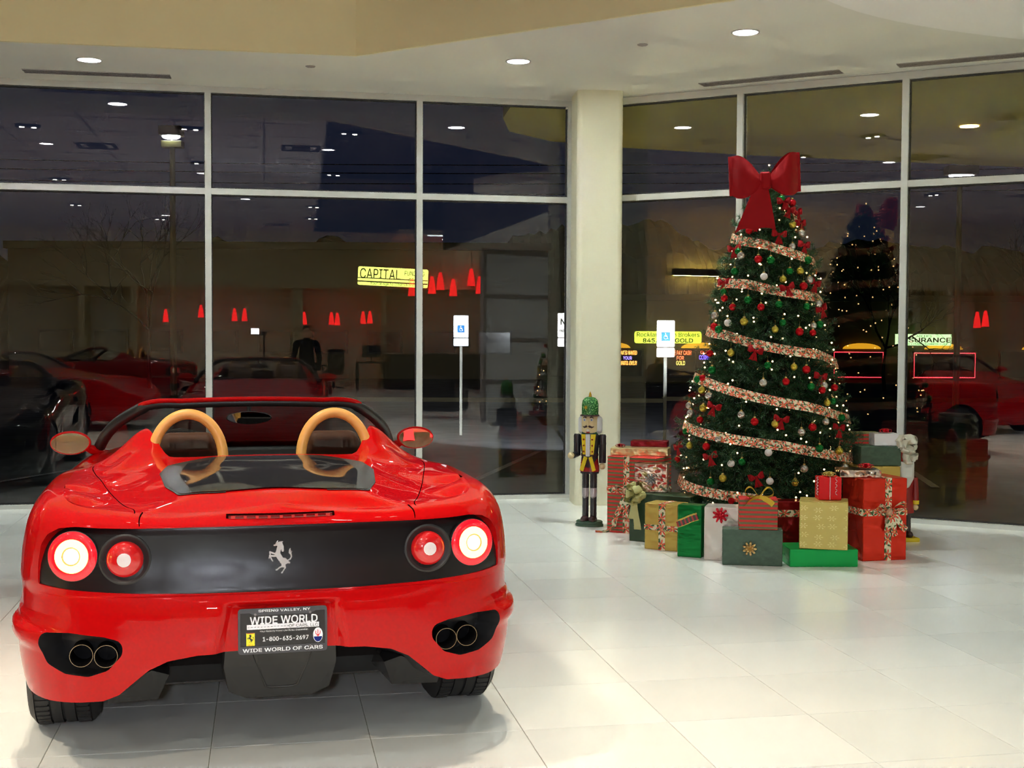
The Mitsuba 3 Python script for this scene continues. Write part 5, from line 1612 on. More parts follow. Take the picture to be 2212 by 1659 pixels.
for sg in (-1, 1):
    e = trimesh.creation.icosphere(2, 1.0); e.apply_scale([.013, .004, .012]); e.apply_translation([sg * .030, -.0625, .888]); k = N_('eye', e, 'm_nut_white')
    e = trimesh.creation.icosphere(2, .0065); e.apply_translation([sg * .030 - .002, -.0635, .887]); part(k, 'iris', e, 'm_nut_eye', True, to_world=NM)
    N_('eyebrow', tube([(sg * .014, -.069, .904), (sg * .028, -.066, .912), (sg * .044, -.058, .904)], [.004, .006, .003], 8), 'm_nut_dark', True)
    N_('moustache', tube([(sg * .004, -.074, .838), (sg * .018, -.073, .832), (sg * .032, -.067, .826), (sg * .046, -.058, .832)], [.006, .009, .007, .002], 10), 'm_nut_dark', True)
N_('teeth', cbox(.026, .008, .020, .002).apply_translation([0, -.0685, .800]), 'm_nut_white', False)
N_('jaw', cbox(.028, .010, .012, .002).apply_translation([0, -.070, .784]), 'm_nut_red', False)
N_('hat', lathe([(.066, .925), (.069, .93), (.069, 1.01), (.062, 1.045), (.042, 1.068), (.016, 1.076), (0, 1.077)], 40), 'm_glitter', label='green glitter hat')
k = N_('brim', oval(lathe([(0, .918), (.078, .918), (.080, .924), (.074, .928), (0, .928)], 40), 1, 1.12).apply_translation([0, -.012, 0]), 'm_nut_dark')
N_('finial', lathe([(.012, 1.072), (.013, 1.080), (.010, 1.090), (.012, 1.095), (.007, 1.108), (0, 1.122)], 20), 'm_gold_ribbon')
st = Polygon([(math.cos(a) * (.020 if i % 2 else .009), math.sin(a) * (.020 if i % 2 else .009)) for i, a in enumerate(np.linspace(0, 2 * np.pi, 17)[:-1])])
N_('hat_star', xf(extr(st, .003), frame_to(np.array([-.020, -.067, .990]), np.array([-.3, -1, 0]))), 'm_gold_ribbon', False)
# arms: one hangs, one is bent forward
k = N_('arm', mv(lathe([(0, .53), (.028, .53), (.029, .545), (.0285, .68), (.0305, .684), (.0305, .69), (.0285, .694), (.029, .755), (.024, .765), (0, .765)], 28), .108, 0, 0), 'm_nut_black')
part(k, 'hand', trimesh.creation.icosphere(3, .027).apply_translation([.108, -.004, .500]), 'm_nut_skin', True, to_world=NM)
k = N_('arm', mv(lathe([(0, .585), (.028, .585), (.029, .60), (.0285, .69), (.0305, .694), (.0305, .70), (.0285, .704), (.029, .755), (.024, .765), (0, .765)], 28), -.108, 0, 0), 'm_nut_black')
part(k, 'forearm', tube([(-.108, .01, .60), (-.125, -.06, .590)], .026, 20), 'm_nut_black', 40, to_world=NM)
part(k, 'hand', trimesh.creation.icosphere(3, .028).apply_translation([-.140, -.085, .590]), 'm_nut_skin', True, to_world=NM)

# ================================================================== SANTA FIGURE behind the red box
sa = thing('santa_figure', 'white-bearded santa nutcracker half hidden behind the large red box', 'figurine')
SM = rz(8, 3.05, 9.87, 0)
S_ = lambda nm, m, b, sm=40, **k: part(sa, nm, m, b, sm, to_world=SM, **k)
S_('base', cbox(.20, .18, .03, .003).apply_translation([0, 0, .015]), 'm_nut_yellow', False, label='yellow square base')
for sg in (-1, 1):
    e = trimesh.creation.icosphere(3, 1.0); e.apply_scale([.032, .055, .03]); e.apply_translation([sg * .036, -.02, .05]); S_('boot', e, 'm_nut_dark')
    S_('leg', mv(lathe([(0, .04), (.027, .04), (.027, .24), (0, .24)], 24), sg * .036, 0, 0), 'm_nut_dark')
S_('coat', oval(lathe([(0, .22), (.085, .22), (.07, .36), (.075, .48), (.05, .52), (0, .52)], 36), 1, .85), 'm_nut_red')
for sg in (-1, 1):
    k = S_('arm', tube([(sg * .090, 0, .49), (sg * .095, -.005, .40), (sg * .090, -.02, .31)], .026, 16), 'm_nut_red')
    part(k, 'cuff', tube([(sg * .090, -.02, .315), (sg * .089, -.022, .285)], .029, 16), 'm_nut_yellow', 40, to_world=SM)
    part(k, 'hand', trimesh.creation.icosphere(2, .024).apply_translation([sg * .089, -.024, .262]), 'm_nut_skin', True, to_world=SM)
S_('head', lathe([(0, .51), (.05, .515), (.056, .55), (.05, .62), (0, .63)], 32), 'm_nut_skin')
bl = m3.Manifold.batch_hull([m3.Manifold.sphere(r_, 16).translate(p_) for p_, r_ in (((-.045, -.02, .60), .03), ((.045, -.02, .60), .03), ((0, .03, .60), .035), ((-.03, -.05, .50), .03), ((.03, -.05, .50), .03), ((0, -.055, .44), .025))]).to_mesh()
S_('beard', tm(bl.vert_properties[:, :3], bl.tri_verts), 'm_nut_white', label='white fluffy beard')
S_('hat', lathe([(.056, .62), (.062, .625), (.05, .68), (.02, .73), (0, .74)], 28), 'm_nut_red')
# ================================================================== BEHIND THE CAMERA (seen by reflection)
mat('m_red_shade', diffuse((.5, .02, .02)))
mat('m_leather_black', principled((.016, .016, .018), .35))
mat('m_desk', principled((.025, .02, .018), .3))
mat('m_desk_top', principled(srgb(150, 140, 120), .3))
mat('m_upper_wall', diffuse(srgb(206, 196, 160)))
for nm, (p, q, dd, z0) in {'trim_1': (rp(-9.5, -13.4), rp(6.3, -13.4), 1.2, 2.88), 'trim_2': (rp(-12.4, -13.2), rp(-12.4, -3.6), 1.0, 2.76)}.items():
    k = thing(nm, None, None, None, 'structure'); labels[k] = {'label': 'cream bulkhead over the wall recesses, seen in the panes', 'kind': 'structure'}
    put(k, shape(wallstrip(p, q, z0, ZA, dd), 'm_upper_wall'))
fins_ = [(rp(a, -14.1), rp(a, -12.9)) for a in (-9.4, -5.0, -3.6, .85, 1.0, 3.4)] + [(rp(-12.9, b), rp(-11.9, b)) for b in (-4.0, -5.4, -7.2, -9.0, -11.0)]
for p, q in fins_:
    k = thing('trim_3', None, None, None, 'structure'); labels[k] = {'label': 'upright between the wall recesses, seen in the panes', 'kind': 'structure'}
    put(k, shape(wallstrip(p, q, 0, 2.9, .16), 'm_upper_wall'))


PN_ = ORD + ['ninth', 'tenth', 'eleventh', 'twelfth', 'thirteenth', 'fourteenth', 'fifteenth']
pend_n = 0


def pendant(a, b, z, s=1.0, ztop=2.9):
    q = room(a, b)
    global pend_n
    pend_n += 1
    w_ = PN_[pend_n - 1] if pend_n <= 15 else PN_[pend_n - 16]
    t = thing('pendant_lamp', f'{w_} red pendant lamp from the left, mirrored in the {"left" if pend_n <= 15 else "right"} glass wall', 'pendant lamp', 'red pendant lamps seen in the panes')
    M = rz(0, q[0], q[1], z)
    part(t, 'shade', lathe([(.070 * s, -.15 * s), (.075 * s, -.15 * s), (.055 * s, .02 * s), (.03 * s, .15 * s), (.018 * s, .17 * s)], 20), 'm_red_shade', 40, to_world=M, emit=(2.6, .05, .045), weight=.04)
    part(t, 'cord', tube([(0, 0, .16 * s), (0, 0, ztop - z)], .006, 6), 'm_dark', to_world=M)


for a, z in ((-2.74, 2.06), (-1.77, 2.19), (-.84, 2.1), (-.56, 2.1), (1.12, 2.01), (1.9, 2.01), (2.07, 1.99), (2.81, 2.04), (3.01, 2.05)): pendant(a, -13.0, z, 1.15)
for a, b, z in ((4.18, -12.5, 2.91), (4.76, -12.5, 2.98), (4.95, -12.1, 3.08), (5.38, -12.5, 2.92), (5.91, -12.5, 3.22), (6.09, -12.1, 2.98)): pendant(a, b, z, 1.6, ZA if a < 1.4 else 4.3)
for b, z in ((-5.97, 2.0), (-6.24, 2.03), (-8.2, 2.11), (-8.5, 2.05)): pendant(-11.55, b, z, 1.3, ZA)
# reception: lowered slab with strip lights, desk, chair, armchair, screens
k = thing('ceiling_slab', 'lowered ceiling slab with two strip lights over the reception desk, seen in the panes', 'ceiling panel')
part(k, 'slab', prism(Polygon([rp(3.6, -14.1), rp(9.5, -14.1), rp(9.5, -10.4), rp(3.6, -10.4)]), 4.3, 4.42), 'm_upper_wall')
for b0, a0, a1 in ((-10.6, 4.4, 6.1), (-12.0, 5.0, 6.2)):
    part(k, 'strip_light', prism(Polygon([rp(a0, b0 - .12), rp(a1, b0 - .30), rp(a1, b0 + .0), rp(a0, b0 - .06)]), 4.27, 4.299), 'm_lamp', emit=(2.4, 2.8, 3.0), weight=.1)
k = thing('reception_desk', 'long dark reception desk of the hall, seen reflected in the panes', 'desk')
MD = rz(YAW_L, *room(5.1, -12.4))
part(k, 'front_panel', cbox(3.2, .06, 1.0, .01).apply_translation([0, .35, .5]), 'm_desk', to_world=MD); part(k, 'counter', cbox(3.4, .8, .05, .01).apply_translation([0, 0, 1.03]), 'm_desk_top', to_world=MD)
for s in (-1.6, 1.6): part(k, 'end_panel', cbox(.06, .7, 1.0, .01).apply_translation([s, 0, .5]), 'm_desk', to_world=MD)
for i, a in enumerate((3.0, 5.6)):
    t = thing('monitor', f'dark computer screen on the reception furniture, {"left" if i == 0 else "right"} one seen in the panes', 'screen')
    MM = rz(YAW_L, *room(a, -12.4, 1.055 if i else .78))
    part(t, 'screen', cbox(.52, .03, .34, .01).apply_translation([0, 0, .30]), 'm_leather_black', to_world=MM); part(t, 'foot', cat(cbox(.2, .16, .02, .004).apply_translation([0, 0, .01]), cbox(.04, .03, .14, .004).apply_translation([0, -.03, .08])), 'm_dark', to_world=MM)
k = thing('side_table', 'dark side table beside the office chair, seen in the panes', 'table'); MM = rz(YAW_L, *room(3.0, -12.4))
part(k, 'top', cbox(.9, .6, .04, .008).apply_translation([0, 0, .755]), 'm_desk', to_world=MM)
for sx_ in (-.4, .4):
    for sy in (-.25, .25): part(k, 'leg', cbox(.05, .05, .73, .006).apply_translation([sx_, sy, .367]), 'm_desk', to_world=MM)
k = thing('office_chair', 'black office chair at the back of the hall, seen in the panes', 'chair'); MM = rz(YAW_L + 20, *room(1.9, -12.0))
part(k, 'seat', cbox(.5, .5, .10, .03).apply_translation([0, 0, .48]), 'm_leather_black', to_world=MM); part(k, 'backrest', cbox(.48, .09, .60, .03).apply_translation([0, -.24, .84]), 'm_leather_black', to_world=MM)
part(k, 'column', trimesh.creation.cylinder(.03, .40, sections=16).apply_translation([0, 0, .25]), 'm_dark', to_world=MM)
for i in range(5): part(k, 'foot', xf(tube([(0, 0, .09), (.3, 0, .05)], .018, 8), rot([0, 0, 1], 72 * i)), 'm_dark', to_world=MM)
for sx_ in (-.27, .27): part(k, 'armrest', tube([(sx_, -.18, .68), (sx_, .16, .68), (sx_, .12, .5)], .022, 8), 'm_dark', to_world=MM)
k = thing('armchair', 'low black leather armchair, seen reflected in the left glass wall', 'armchair'); MM = rz(YAW_L + 30, *room(3.3, .25))
part(k, 'base', cbox(.80, .78, .20, .03).apply_translation([0, 0, .24]), 'm_leather_black', to_world=MM); part(k, 'cushion', cbox(.52, .56, .14, .05).apply_translation([0, -.05, .40]), 'm_leather_black', to_world=MM)
part(k, 'backrest', cbox(.80, .17, .62, .05).apply_translation([0, .33, .50]), 'm_leather_black', to_world=MM)
for s in (-.33, .33): part(k, 'armrest', cbox(.15, .70, .44, .04).apply_translation([s, -.02, .38]), 'm_leather_black', to_world=MM)
for sx_ in (-.34, .34):
    for sy in (-.32, .32): part(k, 'leg', lathe([(.022, .15), (.014, 0), (0, 0)], 12), 'm_chrome', to_world=T().translate(room(3.3, .25).tolist()).rotate([0, 0, 1], YAW_L + 30).translate([sx_, sy, 0]))
# white sectional door
k = thing('sectional_door', 'white sectional door of four wide panels, seen reflected beside the column', 'door')
pA, pB = np.array(rp(3.84, 1.58)), np.array(rp(5.45, .82)); dd = (pB - pA); Ld = float(np.linalg.norm(dd)); MM = rz(math.degrees(math.atan2(dd[1], dd[0])), *pA)
mat('m_white_panel', diffuse(srgb(226, 226, 232)))
for i, (z0, z1) in enumerate(((.04, .70), (.74, 1.45), (1.51, 2.24), (2.30, 3.04))): part(k, 'panel', cbox(Ld - .1, .04, z1 - z0, .01).apply_translation([Ld / 2, .0, (z0 + z1) / 2]), 'm_white_panel', to_world=MM)
part(k, 'door_frame', cat(box(0, .06, -.05, .05, 0, 3.12), box(Ld - .06, Ld, -.05, .05, 0, 3.12), box(.06, Ld - .06, -.05, .05, 3.05, 3.12), *[box(.06, Ld - .06, -.03, .03, z0, z0 + .06) for z0 in (.70 - .01, 1.45, 2.24)]), 'm_slot', to_world=MM)
# lit cove bar on the side wall
k = thing('wall_light_bar', 'long wall bar with warm cove light, seen reflected behind the tree', 'wall light')
MM = rz(YAW_L + 90, *room(-12.88, .15, 3.08))
part(k, 'shelf', cbox(4.4, .30, .07, .01).apply_translation([0, -.16, 0]), 'm_upper_wall', to_world=MM)
part(k, 'lip', cbox(4.4, .03, .16, .005).apply_translation([0, -.31, .02]), 'm_desk', to_world=MM)
for zz_ in (.055, -.055): part(k, 'tube_light', cbox(4.2, .05, .03, .006).apply_translation([0, -.22, zz_]), 'm_lamp', to_world=MM, emit=(48, 29, 7.5), weight=3.2)
# people and camera
mat('m_cloth_dark', diffuse((.02, .02, .026)))
mat('m_skin', principled(srgb(200, 150, 120), .5))


def hulls(chain):
    m = None
    for (p, r), (q, s) in chain:
        h = m3.Manifold.batch_hull([m3.Manifold.sphere(r, 20).translate(p), m3.Manifold.sphere(s, 20).translate(q)]); m = h if m is None else m + h
    m = m.refine_to_length(.03).to_mesh(); t_ = trimesh.Trimesh(m.vert_properties[:, :3], m.tri_verts); trimesh.smoothing.filter_taubin(t_, iterations=12); return t_


pe = thing('person', 'person in dark clothes standing beside the camera, seen reflected in the left glass wall', 'person')
PM = rz(8, .86, -.30, 0)
body_ = [(((-.11, 0, .92), .13), ((.11, 0, .92), .13)), (((0, .0, .95), .15), ((0, -.01, 1.2), .14)), (((0, -.01, 1.2), .14), ((0, -.02, 1.38), .12)), (((-.17, -.02, 1.40), .065), ((.17, -.02, 1.40), .065)), (((0, 0, 1.40), .07), ((0, .01, 1.52), .052))]
for s in (-1, 1):
    body_ += [(((s * .10, 0, .90), .095), ((s * .11, .01, .50), .065)), (((s * .11, .01, .50), .065), ((s * .12, -.02, .09), .045)), (((s * .12, -.02, .05), .045), ((s * .13, .13, .04), .038)), (((s * .19, -.02, 1.39), .062), ((s * .25, -.03, 1.10), .048)), (((s * .25, -.03, 1.10), .046), ((s * .22, .10, .88), .036))]
part(pe, 'clothes', hulls(body_), 'm_cloth_dark', True, to_world=PM)
hd = trimesh.creation.icosphere(3, 1.0); hd.apply_scale([.075, .095, .115]); hd.apply_translation([0, .015, 1.60]); part(pe, 'head', hd, 'm_skin', True, to_world=PM)
hr = trimesh.creation.icosphere(3, 1.0); hr.apply_scale([.082, .10, .10]); hr.apply_translation([0, -.012, 1.635]); part(pe, 'hair', hr, 'm_cloth_dark', True, to_world=PM)
for s in (-1, 1):
    hnd = [(((s * .22, .11, .86), .034), ((s * .215, .15, .80), .03))] + [(((s * (.215 + dx), .155, .79), .010), ((s * (.212 + dx), .165, .72), .008)) for dx in (-.022, -.007, .008, .023)] + [(((s * .19, .14, .83), .012), ((s * .17, .16, .78), .009))]
    part(pe, 'hand', hulls(hnd), 'm_skin', True, to_world=PM)
cm = thing('compact_camera', 'small compact camera whose enlarged flash shows as a white star in the left glass wall', 'camera')
part(cm, 'housing', cbox(.105, .035, .062, .006).apply_translation([.0, -.055, 1.594]), 'm_leather_black')
part(cm, 'flash_head', cbox(.17, .06, .13, .012).apply_translation([-.17, -.072, 1.622]), 'm_leather_black')
part(cm, 'flash', cbox(.15, .004, .11, .001).apply_translation([-.17, -.039, 1.622]), 'm_lamp', emit=(520, 560, 630), weight=1.6)  # enlarged panel stands in for the glare round the mirrored flash
part(cm, 'flash_bracket', tube([(0, -.055, 1.556), (-.17, -.06, 1.55), (-.17, -.07, 1.57)], .008, 8), 'm_dark')  # added to hold the enlarged flash
tr = thing('tripod', 'slim black camera tripod, seen in the panes', 'tripod')
part(tr, 'column', tube([(0, -.055, 1.562), (0, -.055, 1.0)], .012, 10), 'm_dark')
for i in range(3):
    a = math.radians(90 + 120 * i + 60); part(tr, 'leg', tube([(0, -.055, 1.1), (.42 * math.cos(a), -.055 + .42 * math.sin(a), .012)], .011, 8), 'm_dark')
# other cars of the showroom
for i, (lab, paint, x, y, d_) in enumerate((('black sports car outside the frame at the left, seen in the left glass wall', 'm_black_paint', -4.55, 6.9, 10), ('dark red sports car farther back in the hall, seen in the left glass wall', 'm_dark_red_paint', *room(-2.4, -4.4)[:2], 118), ('red sports car at the side of the hall, seen in the right glass wall', 'm_red_paint', *room(-5.2, 1.2)[:2], -60))):
    assemble(thing('sports_car', lab, 'car'), rz(d_, x, y, 0), paint, False)

# ================================================================== OUTSIDE
mat('m_asphalt', diffuse(mikit.proc(lambda p, n, uv: mi.Color3f(.05, .05, .052) * (.7 + .6 * mikit.fbm(p.x * 2, p.y * 2, 0., 3)))))
mat('m_line', diffuse(srgb(120, 118, 120)))
mat('m_kerb_dark', diffuse(srgb(74, 68, 50)))
mat('m_kerb', diffuse(srgb(150, 148, 138)))
mat('m_facade', diffuse(srgb(84, 74, 54)))
mat('m_facade_dark', diffuse(srgb(70, 64, 56)))
mat('m_shopglass', principled((.01, .01, .012), .1))
mat('m_pole', principled(srgb(120, 112, 60), .4))
mat('m_sign_white', diffuse(srgb(240, 242, 245)))
mat('m_sign_blue', diffuse(srgb(50, 130, 196)))
mat('m_black_print', diffuse((.01, .012, .008)))
mat('m_bark', diffuse(srgb(34, 30, 22)))
gz = lambda y: -.12 - (y - 13) * .0185
gr = thing('ground', None, None, None, 'structure'); labels[gr] = {'label': 'dark asphalt car park outside', 'kind': 'structure'}
gv = [[-70, 9.0, -.16], [70, 9.0, -.16], [70, 13, -.12], [-70, 13, -.12], [-70, 130, gz(130)], [70, 130, gz(130)]]
put(gr, shape(tm(gv, [[0, 1, 2], [0, 2, 3], [3, 2, 5], [3, 5, 4]]), 'm_asphalt'))
for nm, x0, x1, y, lab in (('kerb', -8, 5, 42, 'pale kerb across the dark car park'), ('kerb', 5.2, 30, 44, 'pale kerb across the car park on the right')):
    solo(nm, cat(box(x0, x1, y, y + .3, gz(y) - .1, gz(y) + .14)), 'm_kerb_dark', lab, 'kerb')
for i in range(7):
    x = -6 + i * 2.7
    solo('parking_line', tm([[x, 14.5, gz(14.5) + .012], [x + .1, 14.5, gz(14.5) + .012], [x + 1.1, 20, gz(20) + .012], [x + 1.0, 20, gz(20) + .012]], [[0, 1, 2], [0, 2, 3]]), 'm_line', f'{ORD[i]} painted parking line from the left on the asphalt outside', 'parking line', 'parking lines')
# wooded rise behind the buildings, shaped to hide the low sky
mat('m_hill', diffuse(mikit.proc(lambda p, n, uv: mikit.mix(srgb(40, 36, 26), srgb(52, 46, 32), mikit.fbm(p.x * .9, p.y * .9, p.z * .9, 3)))))
hrng = np.random.default_rng(11)
hx = np.linspace(-95, 95, 381)
ht = 9.6 + 1.3 * np.sin(hx * .07 + 1) + .8 * np.sin(hx * .19) + np.convolve(hrng.normal(0, 1.0, 381), np.ones(5) / 5, 'same') + hrng.normal(0, .12, 381)
rows_ = [np.stack([hx, np.full(381, yy), np.maximum(-3.2, -3.2 + (ht + 3.2) * f_ + (np.convolve(hrng.normal(0, .5, 381), np.ones(7) / 7, 'same') if 0 < f_ else 0))], -1) for yy, f_ in ((103, 0), (105, .45), (108, .78), (112, .95), (117, 1.0), (126, .8), (140, .3))]
hl = thing('hill', None, None, None, 'structure'); labels[hl] = {'label': 'dark wooded rise behind the buildings outside', 'kind': 'structure'}
put(hl, shape(grid(np.stack(rows_, 0)), 'm_hill'))
# shop building far behind
sb = thing('shop_building', 'long low shop building across the road with lit signs', 'building')
fy = 79.6; zb = gz(fy) - .1
part(sb, 'wall', box(4.5, 60, fy, fy + 12, zb, 3.7), 'm_facade')
part(sb, 'parapet', box(4.3, 60.2, fy - .25, fy + 12, 3.7, 4.1), 'm_facade_dark')
for x0, x1 in ((6.3, 8.1), (9.6, 11.4), (11.5, 13.4), (20.0, 23.3), (25.0, 29), (30.5, 34), (36, 40)):
    k = part(sb, 'window_frame', box(x0 - .12, x1 + .12, fy - .06, fy, -1.12, .72), 'm_facade_dark')
    part(k, 'pane', box(x0, x1, fy - .10, fy - .06, -1.0, .62), 'm_shopglass')
mat('m_amber_glow', diffuse((.6, .35, .05)))  # amber light on the shop front put in as glowing half-rounds
for x in (6.2, 11.7, 21.8, 26.9, 33):
    pr = [(1.15 * math.cos(a), .36 * math.sin(a)) for a in np.linspace(0, math.pi, 25)]
    k = solo('awning_glow', xf(extr(Polygon(pr), .35), frame_to(np.array([x, fy - .005, .76]), np.array([0, -1, 0]))), 'm_amber_glow', f'half-round amber glow of light at the shop awning, {["first", "second", "third", "fourth", "fifth"][[6.2, 11.7, 21.8, 26.9, 33].index(x)]} from the left', 'awning', emit=(.50, .22, .01), weight=.03)
o2 = thing('office_building', 'taller dark building on the left across the road', 'building')
part(o2, 'wall', box(-34, 2.4, 86, 98, zb - .5, 7.2), 'm_facade'); part(o2, 'parapet', box(-34.2, 2.6, 85.7, 98, 7.2, 7.7), 'm_facade_dark')
for i in range(9):
    for z0 in (.2,):
        k = part(o2, 'window_frame', box(-32 + i * 3.7, -29.6 + i * 3.7, 85.92, 86, z0, z0 + 1.6), 'm_facade_dark'); part(k, 'pane', box(-31.85 + i * 3.7, -29.75 + i * 3.7, 85.86, 85.92, z0 + .12, z0 + 1.48), 'm_shopglass')
T90 = rot([1, 0, 0], 90)


def words(t_, h, w, x, y, z, bold=False):
    return mv(xf(text_at(t_, h, w, bold, .01), T90), x, y, z)


def sign_box(name, label, x0, x1, z0, z1, y, em, r=.08):
    t = thing(name, label, 'sign')
    p_ = Polygon([(x0, z0), (x1, z0), (x1, z1), (x0, z1)]).buffer(-r).buffer(r)
    m_ = extr(p_, .25); m_ = xf(m_, T90); m_.apply_translation([0, y + .25, 0])
    part(t, 'light_box', m_, 'm_sign_white', emit=em, weight=.08)
    part(t, 'bracket', cat(*[box(x - .06, x + .06, y + .25, fy, z1 - .35, z1 - .2) for x in (x0 + .5, x1 - .5)]), 'm_facade_dark'); return t


k = sign_box('shop_sign', 'yellow-green lit shop sign lettered Rockland Coin Brokers across the road', 7.56, 11.68, 1.06, 1.80, 78.6, (.66, .86, .04), .14)
part(k, 'lettering', cat(words('Rockland Coin Brokers', .26, 3.86, 9.62, 78.58, 1.47), words('845.3', .24, 1.12, 8.62, 78.58, 1.12, True), words('GOLD', .24, 1.12, 10.60, 78.58, 1.12, True)), 'm_black_print')
k = sign_box('shop_sign', 'pale green lit shop sign lettered Insurance at the right', 23.7, 27.1, 1.00, 1.70, 78.6, (.55, .95, .38), .01)
mat('m_print_dark_red', diffuse(srgb(130, 20, 10)))
part(k, 'lettering', words('INSURANCE', .27, 3.26, 25.42, 78.58, 1.20, True), 'm_print_dark_red')
part(k, 'small_lettering', cat(words("ADLER'S", .13, .95, 25.4, 78.58, 1.51), words('• AUTO • HOME • BUSINESS • LIFE', .11, 2.9, 25.4, 78.58, 1.04)), 'm_black_print')
k = thing('shop_sign', 'yellow lit sign lettered Capital on the dark building behind the left glass wall', 'sign')
MC = T().translate([-9.84, 81.5, 5.24]).rotate([0, 1, 0], 2.6)
part(k, 'light_box', xf(mv(extr(Polygon([(0, -.55), (4.45, -.55), (4.45, .62), (0, .62)]).buffer(-.1).buffer(.1), .3), 0, 0, 0), T90), 'm_sign_white', to_world=MC, emit=(.80, .95, .16), weight=.08)
part(k, 'lettering', cat(words('CAPITAL', .62, 2.55, 1.42, -.33, -.12), words('FUNDING', .28, 1.25, 3.6, -.33, .18), words('GROUP', .26, .9, 3.7, -.33, -.24), words('Your bridge to creative financing', .18, 3.4, 2.5, -.33, -.50), box(0, 4.45, -.33, -.31, -.12, -.07), box(0, 4.45, -.33, -.31, -.35, -.28)), 'm_black_print', to_world=MC)

part(k, 'bracket', cat(box(.9, 1.0, -.02, 4.5, .2, .3), box(3.4, 3.5, -.02, 4.5, .2, .3)), 'm_facade_dark', to_world=MC)


def neon(name, label, rows):
    t = thing(name, label, 'neon sign')
    for i, (txt, h, w, x, z, em) in enumerate(rows):
        part(t, 'neon_line', words(txt, h, w, x, fy - .14, z, True), 'm_lamp', emit=em, weight=.03)
    return t


RED, BLUE_, YEL = (2.2, .16, .05), (.5, .35, 2.4), (1.3, .9, .12)
neon('neon_sign', 'red and blue neon sign in the shop window right beside the column', [('WANTED WANTED', .24, 1.15, 7.22, .34, (2.2, .7, .1)), ('YOUR', .20, .55, 7.20, .03, BLUE_), ('UNWANTED JEWELRY', .24, 1.2, 7.20, -.30, (2.2, .7, .1))])
neon('neon_sign', 'red and yellow neon sign lettered We pay cash for gold', [('WE PAY CASH', .26, 1.25, 10.55, .34, RED), ('FOR', .22, .45, 10.5, .04, RED), ('GOLD', .26, .56, 10.52, -.30, YEL)])
neon('neon_sign', 'small red and blue neon sign at the left edge of the tree', [('OUR', .18, .5, 12.0, .42, RED), ('COINS', .26, .66, 12.0, .06, (.25, .12, 2.6))])
for i, (x0, x1, z0, z1) in enumerate(((20.1, 23.15, -1.0, .56), (25.1, 28.9, -1.0, .52))):
    solo('neon_sign', tube([(x0, fy - .16, z0), (x1, fy - .16, z0), (x1, fy - .16, z1), (x0, fy - .16, z1)], .030, 6, closed=True), 'm_lamp', f'red neon tube frame round the shop window {"behind the tree" if i == 0 else "under the insurance sign"}', 'neon sign', emit=(2.4, .06, .10), weight=.03)
# disabled parking signs on posts
def parking_sign(x, y, zc, label, kind):
    t = thing('parking_sign', label, 'parking sign')
    w_, h_ = .285, .45
    pl_ = lambda z0, z1, ww: mv(xf(extr(Polygon([(-ww / 2, z0), (ww / 2, z0), (ww / 2, z1), (-ww / 2, z1)]).buffer(-.02).buffer(.02), .004), T90), x, y, 0)
    part(t, 'plate', pl_(zc - .12, zc + .30, w_), 'm_sign_white')
    part(t, 'lower_plate', pl_(zc - .28, zc - .13, w_), 'm_sign_white')
    part(t, 'post', box(x - .025, x + .025, y + .01, y + .05, gz(y) - .1, zc + .2), 'm_kerb')
    if kind == 'wheelchair':
        k_ = part(t, 'blue_field', mv(box(-.065, .065, -.0075, -.0045, -.06, .07), x, y, zc + .04), 'm_sign_blue')
        sy = shapely.union_all([Point(-.004, .048).buffer(.010), shapely.LineString([(-.004, .036), (-.004, .002), (.022, .002), (.032, -.034)]).buffer(.006), shapely.LineString([(-.004, .018), (.018, .018)]).buffer(.005), Point(0, -.012).buffer(.032).difference(Point(0, -.012).buffer(.024)).difference(shapely.geometry.box(-.002, -.01, .05, .05))])
        put(unique(f'{k_}__wheelchair_symbol'), shape(mv(xf(extr(sy, .002), T90), x, y - .0078, zc + .045), 'm_sign_white'))
    else:
        part(t, 'lettering', mv(cat(words('NO', .10, .18, .0, -.005, .10, True), words('PARKING', .045, .22, 0, -.005, -.03, True)), x, y, zc), 'm_black_print')
    # an added lamp under the canopy stands in for the flash they return
    return t


mat('m_unseen_lamp_body', principled((.1, .1, .1), .4))
SIGNS = [(-.965, 24.0, 1.64, 'white disabled parking sign on a post left of the column', 'wheelchair'), (.925, 22.0, 1.66, 'white parking sign half hidden behind the column', 'no'), (2.41, 20.0, 1.52, 'white disabled parking sign on a post in front of the yellow shop sign', 'wheelchair')]
for x, y, zc, lab, kind in SIGNS:
    parking_sign(x, y, zc, lab, kind)
t = thing('floodlight', 'added lamp under the canopy edge outside, out of view, lighting the parking signs', 'floodlight')  # added for effect, lights the parking signs outside
part(t, 'housing', cbox(.22, .12, .12, .01).apply_translation([.95, 13.3, 4.085]), 'm_unseen_lamp_body')
scene[unique(f'{t}_beam')] = {'type': 'spot', 'to_world': T().look_at(origin=[.95, 13.44, 4.05], target=[.75, 22.0, 1.62], up=[0, 0, 1]), 'intensity': rgb(560, 590, 640), 'cutoff_angle': 17, 'beam_width': 15, 'sampling_weight': 2.2}
# street lamps
def street_lamp(x, y, z, label, rad, w_=.62):
    t = thing('street_lamp', label, 'street lamp')
    part(t, 'head', cat(cbox(w_, .5, .26, .02).apply_translation([x, y, z + .14])), 'm_facade_dark')
    part(t, 'lens', mv(xf(trimesh.creation.icosphere(2, 1.0), np.diag([w_ * .42, .2, .09, 1])), x, y - .02, z - .01), 'm_lamp', emit=rad, weight=.12)
    part(t, 'bracket', cbox(.58, .34, .18, .01).apply_translation([x + .01, y + .1, z - .22]), 'm_pole')
    part(t, 'pole', lathe([(.075, z - .3), (.10, gz(y) - .1)], 16), 'm_pole', to_world=rz(0, x, y + .1, 0))


